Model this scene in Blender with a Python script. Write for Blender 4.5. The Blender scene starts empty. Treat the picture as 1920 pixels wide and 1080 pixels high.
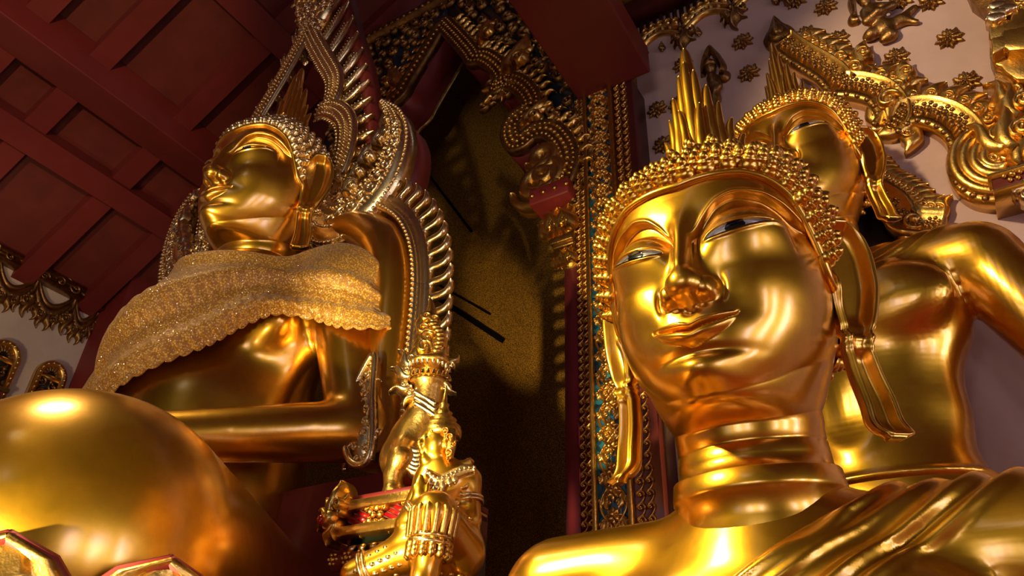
import bpy, math, random
import numpy as np
from mathutils import Vector, Matrix, Euler

random.seed(7)
rng = np.random.default_rng(7)
SC = bpy.context.scene
COL = SC.collection
PI = math.pi

# ------------------------------------------------------------------ camera
FPX = 1400.0
PITCH, ROLL = math.radians(33.2), math.radians(-2.4)
CAM = np.array([0.0, 0.0, 1.6])
FW = np.array([0, math.cos(PITCH), math.sin(PITCH)])
_u0 = np.array([0, -math.sin(PITCH), math.cos(PITCH)])
UP = math.cos(ROLL) * _u0 + math.sin(ROLL) * np.array([1.0, 0, 0])
RT = np.cross(FW, UP)
cd = bpy.data.cameras.new('camera'); cam = bpy.data.objects.new('camera', cd); COL.objects.link(cam)
cd.sensor_width = 36.0; cd.lens = 36.0 * FPX / 1920.0; cd.clip_start = 0.05; cd.clip_end = 200
cam.matrix_world = Matrix(((RT[0], UP[0], -FW[0], CAM[0]), (RT[1], UP[1], -FW[1], CAM[1]), (RT[2], UP[2], -FW[2], CAM[2]), (0, 0, 0, 1)))
SC.camera = cam

def ray(x, y):
    return FW * FPX + RT * (x - 960.0) + UP * (540.0 - y)

# the building's own axes: A runs down the nave to the end wall, B along the end wall to the left
AZ = math.radians(33.0)
A = np.array([math.sin(AZ), math.cos(AZ), 0.0]); B = np.array([-math.cos(AZ), math.sin(AZ), 0.0]); Z = np.array([0, 0, 1.0])

class Frame:
    """a plane with its own axes: u, v in the plane, n out of it"""
    def __init__(s, o, u, v):
        s.o = np.array(o, float); s.u = np.array(u, float) / np.linalg.norm(u)
        v = np.array(v, float); v = v - s.u * (v @ s.u); s.v = v / np.linalg.norm(v); s.n = np.cross(s.u, s.v)
    def P(s, q):
        q = np.atleast_2d(np.asarray(q, float))
        return s.o + q[:, :1] * s.u + q[:, 1:2] * s.v + (q[:, 2:3] * s.n if q.shape[1] > 2 else 0)
    def uv(s, x, y, n=0.0):
        """where the sight line of a measured point of the place meets this plane"""
        d = ray(x, y); o = s.o + s.n * n
        t = ((o - CAM) @ s.n) / (d @ s.n)
        p = CAM + d * t - s.o
        return (p @ s.u, p @ s.v)
    def uvs(s, pts, n=0.0):
        return np.array([s.uv(x, y, n) for x, y in pts])
    def off(s, n):
        return Frame(s.o + s.n * n, s.u, s.v)

# ------------------------------------------------------------------ meshes
class MB:
    def __init__(s): s.v = []; s.f = []; s.n = 0; s.mi = []
    def add(s, v, f, mi=0):
        v = np.asarray(v, float).reshape(-1, 3)
        s.v.append(v); s.f.extend([tuple(int(i) + s.n for i in q) for q in f]); s.mi.extend([mi] * len(f)); s.n += len(v)
        return s
    def build(s, name, mats, parent=None, smooth=True, loc=None, autosmooth=None):
        me = bpy.data.meshes.new(name)
        V = np.concatenate(s.v) if s.v else np.zeros((0, 3))
        if loc is not None: V = V - np.asarray(loc)
        me.from_pydata(V.tolist(), [], s.f)
        if not isinstance(mats, (list, tuple)): mats = [mats]
        for m in mats: me.materials.append(m)
        if len(mats) > 1: me.polygons.foreach_set('material_index', s.mi)
        if smooth: me.polygons.foreach_set('use_smooth', [True] * len(me.polygons))
        if autosmooth is not None and smooth:
            try: me.set_sharp_from_angle(angle=math.radians(autosmooth))
            except Exception: pass
        me.validate(); me.update()
        o = bpy.data.objects.new(name, me); COL.objects.link(o)
        if loc is not None: o.location = loc
        if parent is not None: o.parent = parent
        return o

def grid_faces(nu, nv, cu=False, cv=False, flip=False):
    """faces of a nu x nv grid of vertices, index i*nv + j"""
    iu = np.arange(nu if cu else nu - 1); jv = np.arange(nv if cv else nv - 1)
    I, J = np.meshgrid(iu, jv, indexing='ij'); I = I.ravel(); J = J.ravel()
    I2 = (I + 1) % nu; J2 = (J + 1) % nv
    q = np.stack([I * nv + J, I2 * nv + J, I2 * nv + J2, I * nv + J2], 1)
    return q[:, ::-1] if flip else q

def tagit(o, label=None, cat=None, group=None, kind=None):
    if label: o['label'] = label
    if cat: o['category'] = cat
    if group: o['group'] = group
    if kind: o['kind'] = kind
    return o

def empty(name, loc, label=None, cat=None, group=None, rz=0.0, sc=1.0):
    o = bpy.data.objects.new(name, None); COL.objects.link(o); o.location = loc; o.rotation_euler = (0, 0, rz)
    o.scale = (sc, sc, sc); o.empty_display_size = 0.1
    return tagit(o, label, cat, group)

def reparent_keep(o, parent):
    o.parent = parent
    return o

def pch(xs, ys):
    """monotone cubic interpolation"""
    xs = np.asarray(xs, float); ys = np.asarray(ys, float)
    h = np.diff(xs); d = np.diff(ys) / h; m = np.zeros(len(xs)); m[0] = d[0]; m[-1] = d[-1]
    for i in range(1, len(xs) - 1):
        if d[i - 1] * d[i] > 0:
            w1 = 2 * h[i] + h[i - 1]; w2 = h[i] + 2 * h[i - 1]
            m[i] = (w1 + w2) / (w1 / d[i - 1] + w2 / d[i])
    def f(x):
        x = np.clip(np.asarray(x, float), xs[0], xs[-1])
        i = np.clip(np.searchsorted(xs, x) - 1, 0, len(xs) - 2)
        t = (x - xs[i]) / h[i]
        return ((1 + 2 * t) * (1 - t) ** 2 * ys[i] + t * (1 - t) ** 2 * h[i] * m[i] + t * t * (3 - 2 * t) * ys[i + 1] + t * t * (t - 1) * h[i] * m[i + 1])
    return f

def sst(x, a, b):
    t = np.clip((np.asarray(x, float) - a) / (b - a), 0, 1)
    return t * t * (3 - 2 * t)

def catmull(P, n=8, closed=False):
    """a smooth line through the points, resampled evenly"""
    P = np.asarray(P, float)
    if closed: Q = np.concatenate([P[-1:], P, P[:2]])
    else: Q = np.concatenate([2 * P[:1] - P[1:2], P, 2 * P[-1:] - P[-2:-1]])
    out = []
    for i in range(len(Q) - 3):
        p0, p1, p2, p3 = Q[i:i + 4]
        for t in np.linspace(0, 1, n, endpoint=False):
            out.append(.5 * ((2 * p1) + (-p0 + p2) * t + (2 * p0 - 5 * p1 + 4 * p2 - p3) * t * t + (-p0 + 3 * p1 - 3 * p2 + p3) * t ** 3))
    if not closed: out.append(P[-1])
    return np.array(out)

def resample(P, n, closed=False):
    P = np.asarray(P, float)
    if closed: P = np.concatenate([P, P[:1]])
    L = np.concatenate([[0], np.cumsum(np.linalg.norm(np.diff(P, axis=0), axis=1))])
    t = np.linspace(0, L[-1], n + 1 if closed else n)
    if closed: t = t[:-1]
    return np.stack([np.interp(t, L, P[:, k]) for k in range(P.shape[1])], 1)

def length(P): return float(np.linalg.norm(np.diff(np.asarray(P), axis=0), axis=1).sum())

def tube(mb, P, R, seg=8, closed=False, caps=True, mi=0, up=None, flat=1.0):
    """a round bar along 3-D points with one radius per point"""
    P = np.asarray(P, float); n = len(P); R = np.broadcast_to(np.asarray(R, float), (n,))
    T = np.gradient(P, axis=0) if not closed else np.roll(P, -1, 0) - np.roll(P, 1, 0)
    T /= np.linalg.norm(T, axis=1, keepdims=True) + 1e-12
    N = np.zeros((n, 3)); a = np.array([0, 0, 1.0]) if up is None else np.asarray(up, float)
    if abs(T[0] @ a) > .95 and up is None: a = np.array([1.0, 0, 0])
    N[0] = a - T[0] * (a @ T[0]); N[0] /= np.linalg.norm(N[0]) + 1e-12
    for i in range(1, n):
        b = N[i - 1] if up is None else a
        v = b - T[i] * (b @ T[i]); N[i] = v / (np.linalg.norm(v) + 1e-12)
    Bn = np.cross(T, N)
    th = np.linspace(0, 2 * PI, seg, endpoint=False)
    V = P[:, None] + R[:, None, None] * (np.cos(th)[None, :, None] * N[:, None] * flat + np.sin(th)[None, :, None] * Bn[:, None])
    V = V.reshape(-1, 3); f = list(map(tuple, grid_faces(n, seg, closed, True, flip=True)))
    if caps and not closed:
        f.append(tuple(range(seg))); f.append(tuple(range((n - 1) * seg, n * seg))[::-1])
    mb.add(V, f, mi)

def lathe(mb, prof, seg=16, M=None, mi=0, squash=None):
    """revolve (radius, height) pairs about z; M maps local points to their place"""
    prof = np.asarray(prof, float); th = np.linspace(0, 2 * PI, seg, endpoint=False)
    V = np.stack([prof[:, 0][:, None] * np.cos(th), prof[:, 0][:, None] * np.sin(th), np.repeat(prof[:, 1][:, None], seg, 1)], -1)
    if squash: V = V * np.asarray(squash)
    V = V.reshape(-1, 3)
    if M is not None: V = M(V)
    f = list(map(tuple, grid_faces(len(prof), seg, False, True, flip=True)))
    f.append(tuple(range(seg))[::-1]); f.append(tuple(range((len(prof) - 1) * seg, len(prof) * seg)))
    mb.add(V, f, mi)

_ICO = None
def ball(mb, c, r, mi=0, axes=None, hi=False):
    global _ICO
    if _ICO is None:
        import bmesh
        _ICO = []
        for sub in (1, 2):
            bm = bmesh.new(); bmesh.ops.create_icosphere(bm, subdivisions=sub, radius=1.0)
            _ICO.append((np.array([v.co[:] for v in bm.verts]), [tuple(v.index for v in f.verts) for f in bm.faces])); bm.free()
    V, f = _ICO[1 if hi else 0]
    r = np.broadcast_to(np.asarray(r, float), (3,))
    V = V * r
    if axes is not None: V = V @ np.asarray(axes)
    mb.add(V + np.asarray(c), f, mi)

def box(mb, fr, u0, u1, v0, v1, n0, n1, mi=0):
    q = [(u, v, n) for n in (n0, n1) for v in (v0, v1) for u in (u0, u1)]
    mb.add(fr.P(q), [(0, 2, 3, 1), (4, 5, 7, 6), (0, 1, 5, 4), (2, 6, 7, 3), (0, 4, 6, 2), (1, 3, 7, 5)], mi)

def band(mb, fr, pts, prof, closed=False, mi=0, scale=None):
    """sweep a cross-section of (side, out) pairs along a line drawn in the frame's plane"""
    P = np.asarray(pts, float); n = len(P)
    T = np.gradient(P, axis=0) if not closed else np.roll(P, -1, 0) - np.roll(P, 1, 0)
    T /= np.linalg.norm(T, axis=1, keepdims=True) + 1e-12
    N = np.stack([-T[:, 1], T[:, 0]], 1)
    prof = np.asarray(prof, float); m = len(prof)
    sc = np.ones(n) if scale is None else np.asarray(scale, float)
    uv = P[:, None] + N[:, None] * (prof[None, :, :1] * sc[:, None, None])
    V = np.concatenate([uv, np.broadcast_to(prof[None, :, 1:2] * (sc[:, None, None] * .5 + .5), (n, m, 1))], -1).reshape(-1, 3)
    f = list(map(tuple, grid_faces(n, m, closed, True)))
    if not closed: f.append(tuple(range(m))[::-1]); f.append(tuple(range((n - 1) * m, n * m)))
    mb.add(fr.P(V), f, mi)

def leaf(mb, fr, pts, W, h, base=0.0, mi=0, ridge=0.0, nseg=7, n_off=0.0, thick=None):
    """a swelling tongue (flame, petal, scroll) along a line in the frame's plane: widths W, crown height h over a flat back"""
    P = np.asarray(pts, float)
    if len(P) < 8: P = catmull(P, 4 if len(P) > 3 else 5)
    n = len(P)
    W = pch(np.linspace(0, 1, len(W)), W)(np.linspace(0, 1, n)) if len(W) > 2 else np.interp(np.linspace(0, 1, n), np.linspace(0, 1, len(W)), W)
    T = np.gradient(P, axis=0); T /= np.linalg.norm(T, axis=1, keepdims=True) + 1e-12
    N = np.stack([-T[:, 1], T[:, 0]], 1)
    s = np.linspace(-1, 1, nseg)
    hh = np.minimum(1.0, W / (W.max() * .6 + 1e-9))
    top = np.sqrt(np.clip(1 - s * s * .96, 0, 1)) + ridge * np.exp(-(s / .25) ** 2)
    prof_s = np.concatenate([s, s[::-1]]); 
    th = base if thick is None else thick
    V = []
    for i in range(n):
        H = h * hh[i]
        t = np.concatenate([n_off + H * top, np.full(nseg, n_off - th)])
        uv = P[i] + N[i] * (prof_s * W[i])[:, None]
        V.append(np.c_[uv, t])
    m = 2 * nseg
    f = list(map(tuple, grid_faces(n, m, False, True)))
    f.append(tuple(range(m))[::-1]); f.append(tuple(range((n - 1) * m, n * m)))
    mb.add(fr.P(np.concatenate(V)), f, mi)

def spiral(c, r0, r1, a0, a1, n=18):
    a = np.linspace(a0, a1, n); r = np.linspace(r0, r1, n)
    return np.stack([c[0] + r * np.cos(a), c[1] + r * np.sin(a)], 1)

def bez(p0, p1, p2, p3, n=12):
    t = np.linspace(0, 1, n)[:, None]; p0, p1, p2, p3 = map(np.asarray, (p0, p1, p2, p3))
    return (1 - t) ** 3 * p0 + 3 * (1 - t) ** 2 * t * p1 + 3 * (1 - t) * t * t * p2 + t ** 3 * p3

# ------------------------------------------------------------------ implicit bodies
def cap_sdf(X, a, b, ra, rb):
    a = np.asarray(a, float); b = np.asarray(b, float)
    ab = b - a; t = np.clip(((X - a) @ ab) / (ab @ ab + 1e-12), 0, 1)
    return np.linalg.norm(X - a - t[..., None] * ab, axis=-1) - (ra + (rb - ra) * t)
def ell_sdf(X, c, r, R=None):
    q = X - np.asarray(c, float)
    if R is not None: q = q @ np.asarray(R)
    r = np.asarray(r, float); k = np.linalg.norm(q / r, axis=-1)
    k2 = np.linalg.norm(q / (r * r), axis=-1)
    return k * (k - 1) / (k2 + 1e-9)
def smin(a, b, k):
    h = np.clip(.5 + .5 * (b - a) / k, 0, 1)
    return b * (1 - h) + a * h - k * h * (1 - h)
def smax(a, b, k): return -smin(-a, -b, k)

def surface(fn, lo, hi, h, smooth=0):
    """the zero surface of fn as quads (surface nets), evaluated slab by slab"""
    lo = np.asarray(lo, float); hi = np.asarray(hi, float)
    n = np.ceil((hi - lo) / h).astype(int) + 1
    ax = [lo[k] + h * np.arange(n[k]) for k in range(3)]
    Fv = np.empty(n, np.float32)
    YZ = np.stack(np.meshgrid(ax[1], ax[2], indexing='ij'), -1)
    step = max(1, int(400000 / (n[1] * n[2])))
    for i in range(0, n[0], step):
        xs = ax[0][i:i + step]
        X = np.empty((len(xs),) + YZ.shape[:2] + (3,)); X[..., 0] = xs[:, None, None]; X[..., 1:] = YZ
        Fv[i:i + step] = fn(X)
    s = Fv < 0
    c = [(0, 0, 0), (1, 0, 0), (0, 1, 0), (1, 1, 0), (0, 0, 1), (1, 0, 1), (0, 1, 1), (1, 1, 1)]
    m = n - 1
    sl = lambda Q, o: Q[o[0]:o[0] + m[0], o[1]:o[1] + m[1], o[2]:o[2] + m[2]]
    cnt = sum(sl(s, o).astype(np.int8) for o in c)
    act = (cnt > 0) & (cnt < 8)
    idx = -np.ones(m, np.int64); ids = np.argwhere(act); idx[act] = np.arange(len(ids))
    vals = np.stack([sl(Fv, o)[act] for o in c], 1)
    cc = np.array(c, float); acc = np.zeros((len(ids), 3)); w = np.zeros(len(ids))
    for i in range(8):
        for j in range(i + 1, 8):
            if np.abs(cc[i] - cc[j]).sum() == 1:
                a, b = vals[:, i], vals[:, j]; cr = (a < 0) != (b < 0)
                t = np.where(cr, a / np.where(cr, a - b, 1), 0)
                acc += np.where(cr[:, None], cc[i] + (cc[j] - cc[i]) * t[:, None], 0); w += cr
    V = lo + h * (ids + acc / w[:, None])
    faces = []
    for k in range(3):
        d = [0, 0, 0]; d[k] = 1
        o1 = [(k + 1) % 3, (k + 2) % 3]
        a = s[tuple(slice(0, -1) if q == k else slice(1, -1) for q in range(3))]
        b = s[tuple(slice(1, None) if q == k else slice(1, -1) for q in range(3))]
        e = np.argwhere(a != b)
        if len(e) == 0: continue
        base = e.copy(); base[:, o1[0]] += 1; base[:, o1[1]] += 1
        inside = a[tuple(e.T)]
        qs = []
        for (da, db) in ((-1, -1), (0, -1), (0, 0), (-1, 0)):
            p = base.copy(); p[:, o1[0]] += da; p[:, o1[1]] += db
            qs.append(idx[tuple(p.T)])
        q = np.stack(qs, 1)
        q[~inside] = q[~inside][:, ::-1]
        faces.append(q)
    Q = np.concatenate(faces); Q = Q[(Q >= 0).all(1)]
    for _ in range(smooth):
        S = np.zeros_like(V); cN = np.zeros(len(V))
        for a_, b_ in ((0, 1), (1, 2), (2, 3), (3, 0)):
            np.add.at(S, Q[:, a_], V[Q[:, b_]]); np.add.at(cN, Q[:, a_], 1)
            np.add.at(S, Q[:, b_], V[Q[:, a_]]); np.add.at(cN, Q[:, b_], 1)
        V = V * .4 + .6 * S / np.maximum(cN, 1)[:, None]
    return V, Q

def vnormals(V, Q):
    n = np.cross(V[Q[:, 2]] - V[Q[:, 0]], V[Q[:, 3]] - V[Q[:, 1]])
    N = np.zeros_like(V)
    for k in range(4): np.add.at(N, Q[:, k], n)
    return N / (np.linalg.norm(N, axis=1, keepdims=True) + 1e-12)

# ------------------------------------------------------------------ materials
def mat(name, col, rough=.5, metal=0.0, coat=0.0, coat_rough=.15, noise=0.0, nscale=5.0, bump=0.0, bscale=40.0, col2=None, rough2=None, spec=.5, emit=None, estr=0.0):
    m = bpy.data.materials.new(name); m.use_nodes = True
    nt = m.node_tree; b = nt.nodes['Principled BSDF']; L = nt.links
    b.inputs['Base Color'].default_value = (*col, 1); b.inputs['Roughness'].default_value = rough; b.inputs['Metallic'].default_value = metal
    b.inputs['Coat Weight'].default_value = coat; b.inputs['Coat Roughness'].default_value = coat_rough
    b.inputs['Specular IOR Level'].default_value = spec
    if emit: b.inputs['Emission Color'].default_value = (*emit, 1); b.inputs['Emission Strength'].default_value = estr
    tc = nt.nodes.new('ShaderNodeTexCoord')
    if col2 is not None or rough2 is not None:
        nz = nt.nodes.new('ShaderNodeTexNoise'); nz.inputs['Scale'].default_value = nscale; nz.inputs['Detail'].default_value = 6; nz.inputs['Roughness'].default_value = .65
        L.new(tc.outputs['Object'], nz.inputs['Vector'])
        mr = nt.nodes.new('ShaderNodeMapRange'); mr.inputs['From Min'].default_value = .38; mr.inputs['From Max'].default_value = .66
        L.new(nz.outputs['Fac'], mr.inputs['Value'])
        if col2 is not None:
            mx = nt.nodes.new('ShaderNodeMix'); mx.data_type = 'RGBA'
            mx.inputs[6].default_value = (*col, 1); mx.inputs[7].default_value = (*col2, 1)
            L.new(mr.outputs['Result'], mx.inputs[0]); L.new(mx.outputs[2], b.inputs['Base Color'])
        if rough2 is not None:
            mr2 = nt.nodes.new('ShaderNodeMapRange'); mr2.inputs['From Min'].default_value = .3; mr2.inputs['From Max'].default_value = .7
            mr2.inputs['To Min'].default_value = rough; mr2.inputs['To Max'].default_value = rough2
            L.new(nz.outputs['Fac'], mr2.inputs['Value']); L.new(mr2.outputs['Result'], b.inputs['Roughness'])
    if bump:
        n2 = nt.nodes.new('ShaderNodeTexNoise'); n2.inputs['Scale'].default_value = bscale; n2.inputs['Detail'].default_value = 4
        L.new(tc.outputs['Object'], n2.inputs['Vector'])
        bp = nt.nodes.new('ShaderNodeBump'); bp.inputs['Strength'].default_value = bump; bp.inputs['Distance'].default_value = .02
        L.new(n2.outputs['Fac'], bp.inputs['Height']); L.new(bp.outputs['Normal'], b.inputs['Normal'])
    return m

GOLD = mat('polished_gold_leaf', (.88, .45, .008), rough=.28, metal=1, coat=.9, coat_rough=.20, nscale=2.2, rough2=.37, bump=.03, bscale=9, col2=(.70, .33, .008))
GOLD.node_tree.nodes['Principled BSDF'].inputs['Coat IOR'].default_value = 1.8
GOLD_ORN = mat('carved_gilding', (.80, .48, .10), rough=.27, metal=1, coat=.5, nscale=9, rough2=.40, col2=(.66, .36, .06), bump=.14, bscale=60)
GOLD_PALE = mat('pale_carved_gilding', (.92, .70, .34), rough=.24, metal=1, coat=.8, nscale=9, rough2=.34, col2=(.80, .54, .20), bump=.10, bscale=70)
GOLD_DARK = mat('aged_dark_gilding', (.40, .21, .05), rough=.36, metal=1, coat=.25, nscale=12, rough2=.5, col2=(.19, .09, .025), bump=.25, bscale=60)
RED = mat('red_lacquer_paint', (.22, .018, .012), rough=.55, nscale=2.5, col2=(.17, .014, .010), bump=.05, bscale=14)
RED_DARK = mat('dark_red_lacquer', (.13, .018, .010), rough=.5, nscale=3, col2=(.10, .014, .008))
MAUVE = mat('pale_lime_plaster', (.52, .35, .27), rough=.85, nscale=1.3, col2=(.46, .30, .23), bump=.15, bscale=5)
CREAM = mat('cream_plaster', (.70, .56, .40), rough=.85, nscale=1.2, col2=(.62, .48, .33), bump=.12, bscale=6)
BLACK = mat('black_painted_panel', (.012, .009, .007), rough=.55, nscale=4, col2=(.02, .014, .01))
WHITE_EYE = mat('mother_of_pearl', (.50, .46, .45), rough=.22, metal=.45, coat=.8)
BLACK_EYE = mat('black_pupil_inlay', (.006, .006, .006), rough=.15, coat=.5)
# ------------------------------------------------------------------ Buddha head, in units of half a face width; faces -y, chin at z=0
_W = pch([-.1, 0, .15, .35, .6, .95, 1.35, 1.75, 2.0, 2.25, 2.5, 2.68, 2.76], [.36, .44, .58, .74, .88, .97, 1.0, 1.0, .96, .87, .66, .40, .10])
_F = pch([-.1, 0, .12, .3, .55, .8, 1.1, 1.4, 1.7, 1.97, 2.2, 2.45, 2.66, 2.76], [0.86, .93, 1.0, 1.03, 1.03, 1.02, 1.0, .975, .98, .95, .84, .60, .32, .06])
_Bk = pch([-.1, .3, .6, 1.0, 1.4, 1.9, 2.25, 2.5, 2.68, 2.76], [.5, .62, .82, .98, 1.06, 1.05, .92, .68, .42, .1])

def hairline_z(t):
    d = np.degrees(np.abs(t))
    return pch([0, 14, 30, 44, 56, 66, 73, 79, 84, 95, 120, 180], [2.02, 2.05, 2.06, 2.0, 1.86, 1.60, 1.33, 1.12, 1.05, .95, .55, .45])(d)

def jaw_z(t):
    d = np.degrees(np.abs(t))
    return pch([0, 20, 45, 70, 90, 120, 180], [0.0, .015, .10, .28, .45, .58, .62])(d)

def _brow(x):
    return pch([0, .10, .2, .34, .5, .66, .8, .92, 1.2], [1.36, 1.44, 1.60, 1.75, 1.81, 1.79, 1.70, 1.53, 1.2])(np.abs(x))

def eye_lines(ax):
    u = np.clip((ax - .18) / (.69 - .18), 0, 1)
    base = 1.335 + .12 * u
    up = base + .055 * np.sin(PI * u ** .8) ** .9 * (1 - .25 * u)
    lo = base - .032 * np.sin(PI * u ** .75)
    return u, lo, up

def features(x, z, t):
    """relief of the face over the plain head: (outward amount, forward amount)"""
    ax = np.abs(x); front = sst(np.degrees(np.abs(t)), 88, 66)
    out = np.zeros_like(x); fwd = np.zeros_like(x)
    # brows: the forehead steps down to a hollow, the lid swells out of it
    zb = _brow(x); d = zb - z
    wgt = sst(ax, .06, .14) * sst(ax, .99, .86)
    hollow = sst(d, -.012, .035) * np.exp(-(np.clip(d, 0, 9) / .27) ** 2)
    out += -.085 * hollow * wgt
    out += .014 * np.exp(-((d + .02) / .025) ** 2) * wgt          # crisp lip of the brow
    # lid and eyeball
    zl_ = 1.33 + .22 * (ax - .18); dz_ = z - zl_
    r2 = ((ax - .46) / .37) ** 2 + (dz_ / np.where(dz_ > 0, .27, .17)) ** 2
    qx = np.clip(1 - ((ax - .46) / .37) ** 2, 0, 1) ** .5
    out += .115 * np.where(dz_ > 0, np.clip(1 - r2, 0, 1) ** .5, qx * (1 - sst(-dz_, -.02, .36)))
    u, lo, up = eye_lines(ax)
    inside = sst(z, lo - .004, lo + .014) * sst(z, up + .006, up - .006) * (ax > .18) * (ax < .69)
    out += -.045 * inside
    rim = np.exp(-((z - up - .02) / .017) ** 2) + .8 * np.exp(-((z - lo + .018) / .015) ** 2)
    out += .016 * rim * (ax > .17) * (ax < .80) * sst(ax, .15, .22) * sst(ax, .82, .74)
    # nose
    hn = pch([.74, .80, .86, .93, 1.05, 1.2, 1.45, 1.6, 1.75, 1.9], [0, .05, .14, .23, .245, .21, .15, .09, .03, 0])(z)
    wn = pch([.8, .92, 1.0, 1.15, 1.4, 1.7], [.12, .13, .125, .11, .10, .14])(z)
    ridge = hn * np.exp(-(ax / wn) ** 2.2)
    def knob(r, c0, rad):
        return np.where(r < rad, c0 + np.sqrt(np.clip(rad * rad - r * r, 0, None)), c0 * np.clip(1 - (r - rad) / (.55 * c0), 0, 1) ** 1.5)
    tip = knob(np.hypot(ax * 1.0, (z - .915) * 1.05), .125, .155)
    wing = knob(np.hypot((ax - .155) * 1.0, (z - .865) * .95), .07, .10)
    k_ = .022
    fwd += k_ * np.log(np.exp(ridge / k_) + np.exp(tip / k_) + np.exp(wing / k_)) - k_ * np.log(3.0)
    fwd += -.06 * np.exp(-((ax - .255) / .035) ** 2 - ((z - .86) / .10) ** 2)
    fwd += -.02 * np.exp(-((ax - .10) / .05) ** 2 - ((z - .75) / .03) ** 2)   # nostrils
    # mouth
    fwd += .055 * np.exp(-(x / .42) ** 2 - ((z - .53) / .24) ** 2)
    q = np.clip(1 - (ax / .36) ** 2, 0, 1)
    zc = .515 + .10 * (ax / .36) ** 2 - .018 * np.exp(-(x / .07) ** 2)
    tu = .085 * q ** .55 * (1 - .28 * np.exp(-(x / .055) ** 2)) + 1e-4
    tl = .125 * np.clip(1 - (ax / .345) ** 2, 0, 1) ** .5 + 1e-4
    fu = np.clip((z - zc) / tu, 0, 1); fl = np.clip((zc - z) / tl, 0, 1)
    fwd += np.where(z >= zc, .08 * np.sin(PI * np.clip(fu, 0, 1)) ** .6, .085 * np.sin(PI * fl) ** .6) * q ** 1.2
    fwd += -.045 * np.exp(-((z - zc) / .014) ** 2) * sst(ax, .38, .32)
    fwd += -.02 * np.exp(-((ax - .42) / .11) ** 2 - ((z - .655) / .12) ** 2)
    fwd += -.035 * np.exp(-(x / .05) ** 2 - ((z - .68) / .03) ** 2)               # groove under the nose
    fwd += -.05 * np.exp(-(x / .3) ** 2 - ((z - .32) / .05) ** 2)
    fwd += .10 * np.exp(-(x / .22) ** 2 - ((z - .17) / .14) ** 2)                # chin
    out += .045 * np.exp(-((ax - .55) / .26) ** 2 - ((z - .95) / .28) ** 2)       # cheek
    return out * front, fwd * front

def head_point(t, z, feat=True, extra=0.0):
    e = 2.15
    st, ct = np.sin(t), np.cos(t)
    W = _W(z); x = W * np.sign(st) * np.abs(st) ** (2 / e)
    y = np.where(ct > 0, -_F(z) * np.abs(ct) ** (2 / e), _Bk(z) * np.abs(ct) ** (2 / e)) + .02
    D = np.stack([st * .9, -ct], -1); D /= np.linalg.norm(D, axis=-1, keepdims=True)
    if feat:
        o, f = features(x, z, t)
    else: o = np.zeros_like(x); f = np.zeros_like(x)
    o = o + extra
    return np.stack([x + D[..., 0] * o, y + D[..., 1] * o - f, z + 0 * x], -1)

def t_of(x, z):
    return np.arcsin(np.clip(np.sign(x) * (np.abs(x) / _W(z)) ** (2.15 / 2), -1, 1))

def head_mesh(mb, nt=420, nz=330):
    """skull, face, jaw and the neck down to its base as one skin"""
    k = np.linspace(-1, 1, nt, endpoint=False); t = PI * (k * .45 + .55 * k ** 3)
    s = np.linspace(0, 1, nz)
    T, S = np.meshgrid(t, s)
    zl = jaw_z(T)
    Zz = zl + (2.76 - zl) * S ** 1.0
    face = head_point(T, Zz)
    # jaw edge rolls under to the neck
    P0 = face[0]; st, ct = np.sin(t), np.cos(t)
    nr = .66
    neck = lambda z, r: np.stack([r * st * .97, .16 - r * ct * .97, np.full_like(t, z)], -1)
    Pn = neck(-.10, nr); Pn[:, 2] += .32 * sst(np.degrees(np.abs(t)), 20, 150)
    P1 = P0 + np.stack([-.03 * st, .04 * ct, -.11 + 0 * t], -1)
    P2 = Pn + np.stack([.04 * st, -.10 * ct, .05 + 0 * t], -1)
    rows = []
    for a in np.linspace(0, 1, 26)[1:]:
        rows.append((1 - a) ** 3 * P0 + 3 * (1 - a) ** 2 * a * P1 + 3 * (1 - a) * a * a * P2 + a ** 3 * Pn)
    prof = [(-.125, nr), (-.16, nr * .985), (-.235, nr * .985), (-.25, nr * .965), (-.265, nr * .99), (-.36, nr * 1.0), (-.45, nr * 1.01), (-.465, nr * 1.07), (-.48, nr * 1.09), (-.60, nr * 1.12), (-.64, nr * 1.12), (-.66, nr * 1.07), (-.85, nr * 1.1), (-1.0, nr * 1.1)]
    for z, r in prof:
        q = neck(z, r); q[:, 2] += .20 * sst(np.degrees(np.abs(t)), 20, 150) * max(0, (z + 1.0)); rows.append(q)
    R = np.array(rows[::-1] + list(face))
    n = len(R)
    V = R.reshape(-1, 3)
    f = list(map(tuple, grid_faces(n, nt, False, True, flip=True)))
    f.append(tuple(range((n - 1) * nt, n * nt)))
    mb.add(V, f)

def eye_parts(parent, mw, mp):
    for sg in (-1, 1):
        u = np.linspace(.01, .99, 40); ax = .18 + .51 * u
        _, lo, up = eye_lines(ax)
        def patch(ax, lo, up, e, n=10):
            k = np.linspace(0, 1, n)
            X = np.repeat(ax[:, None], n, 1); Zq = lo[:, None] + (up - lo)[:, None] * k
            tt = t_of(sg * X, Zq)
            return head_point(tt, Zq, extra=e), grid_faces(len(ax), n, flip=(sg > 0))
        mb = MB(); v, f = patch(ax, lo, up, .016); mb.add(v, f)
        eo = mb.build('eye', mw, parent)
        um = np.linspace(.33, .63, 18); axp = .18 + .51 * um; _, l2, u2 = eye_lines(axp)
        rr = np.sqrt(np.clip(1 - ((um - .48) / .15) ** 2, 0, 1)); c = .5 * (l2 + u2) + .004
        hh = np.minimum((u2 - l2) * .5 + .012, .085)
        mb = MB(); v, f = patch(axp, np.maximum(c - hh * rr, l2), np.minimum(c + hh * rr, u2), .024); mb.add(v, f)
        mb.build('pupil', mp, eo)

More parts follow.
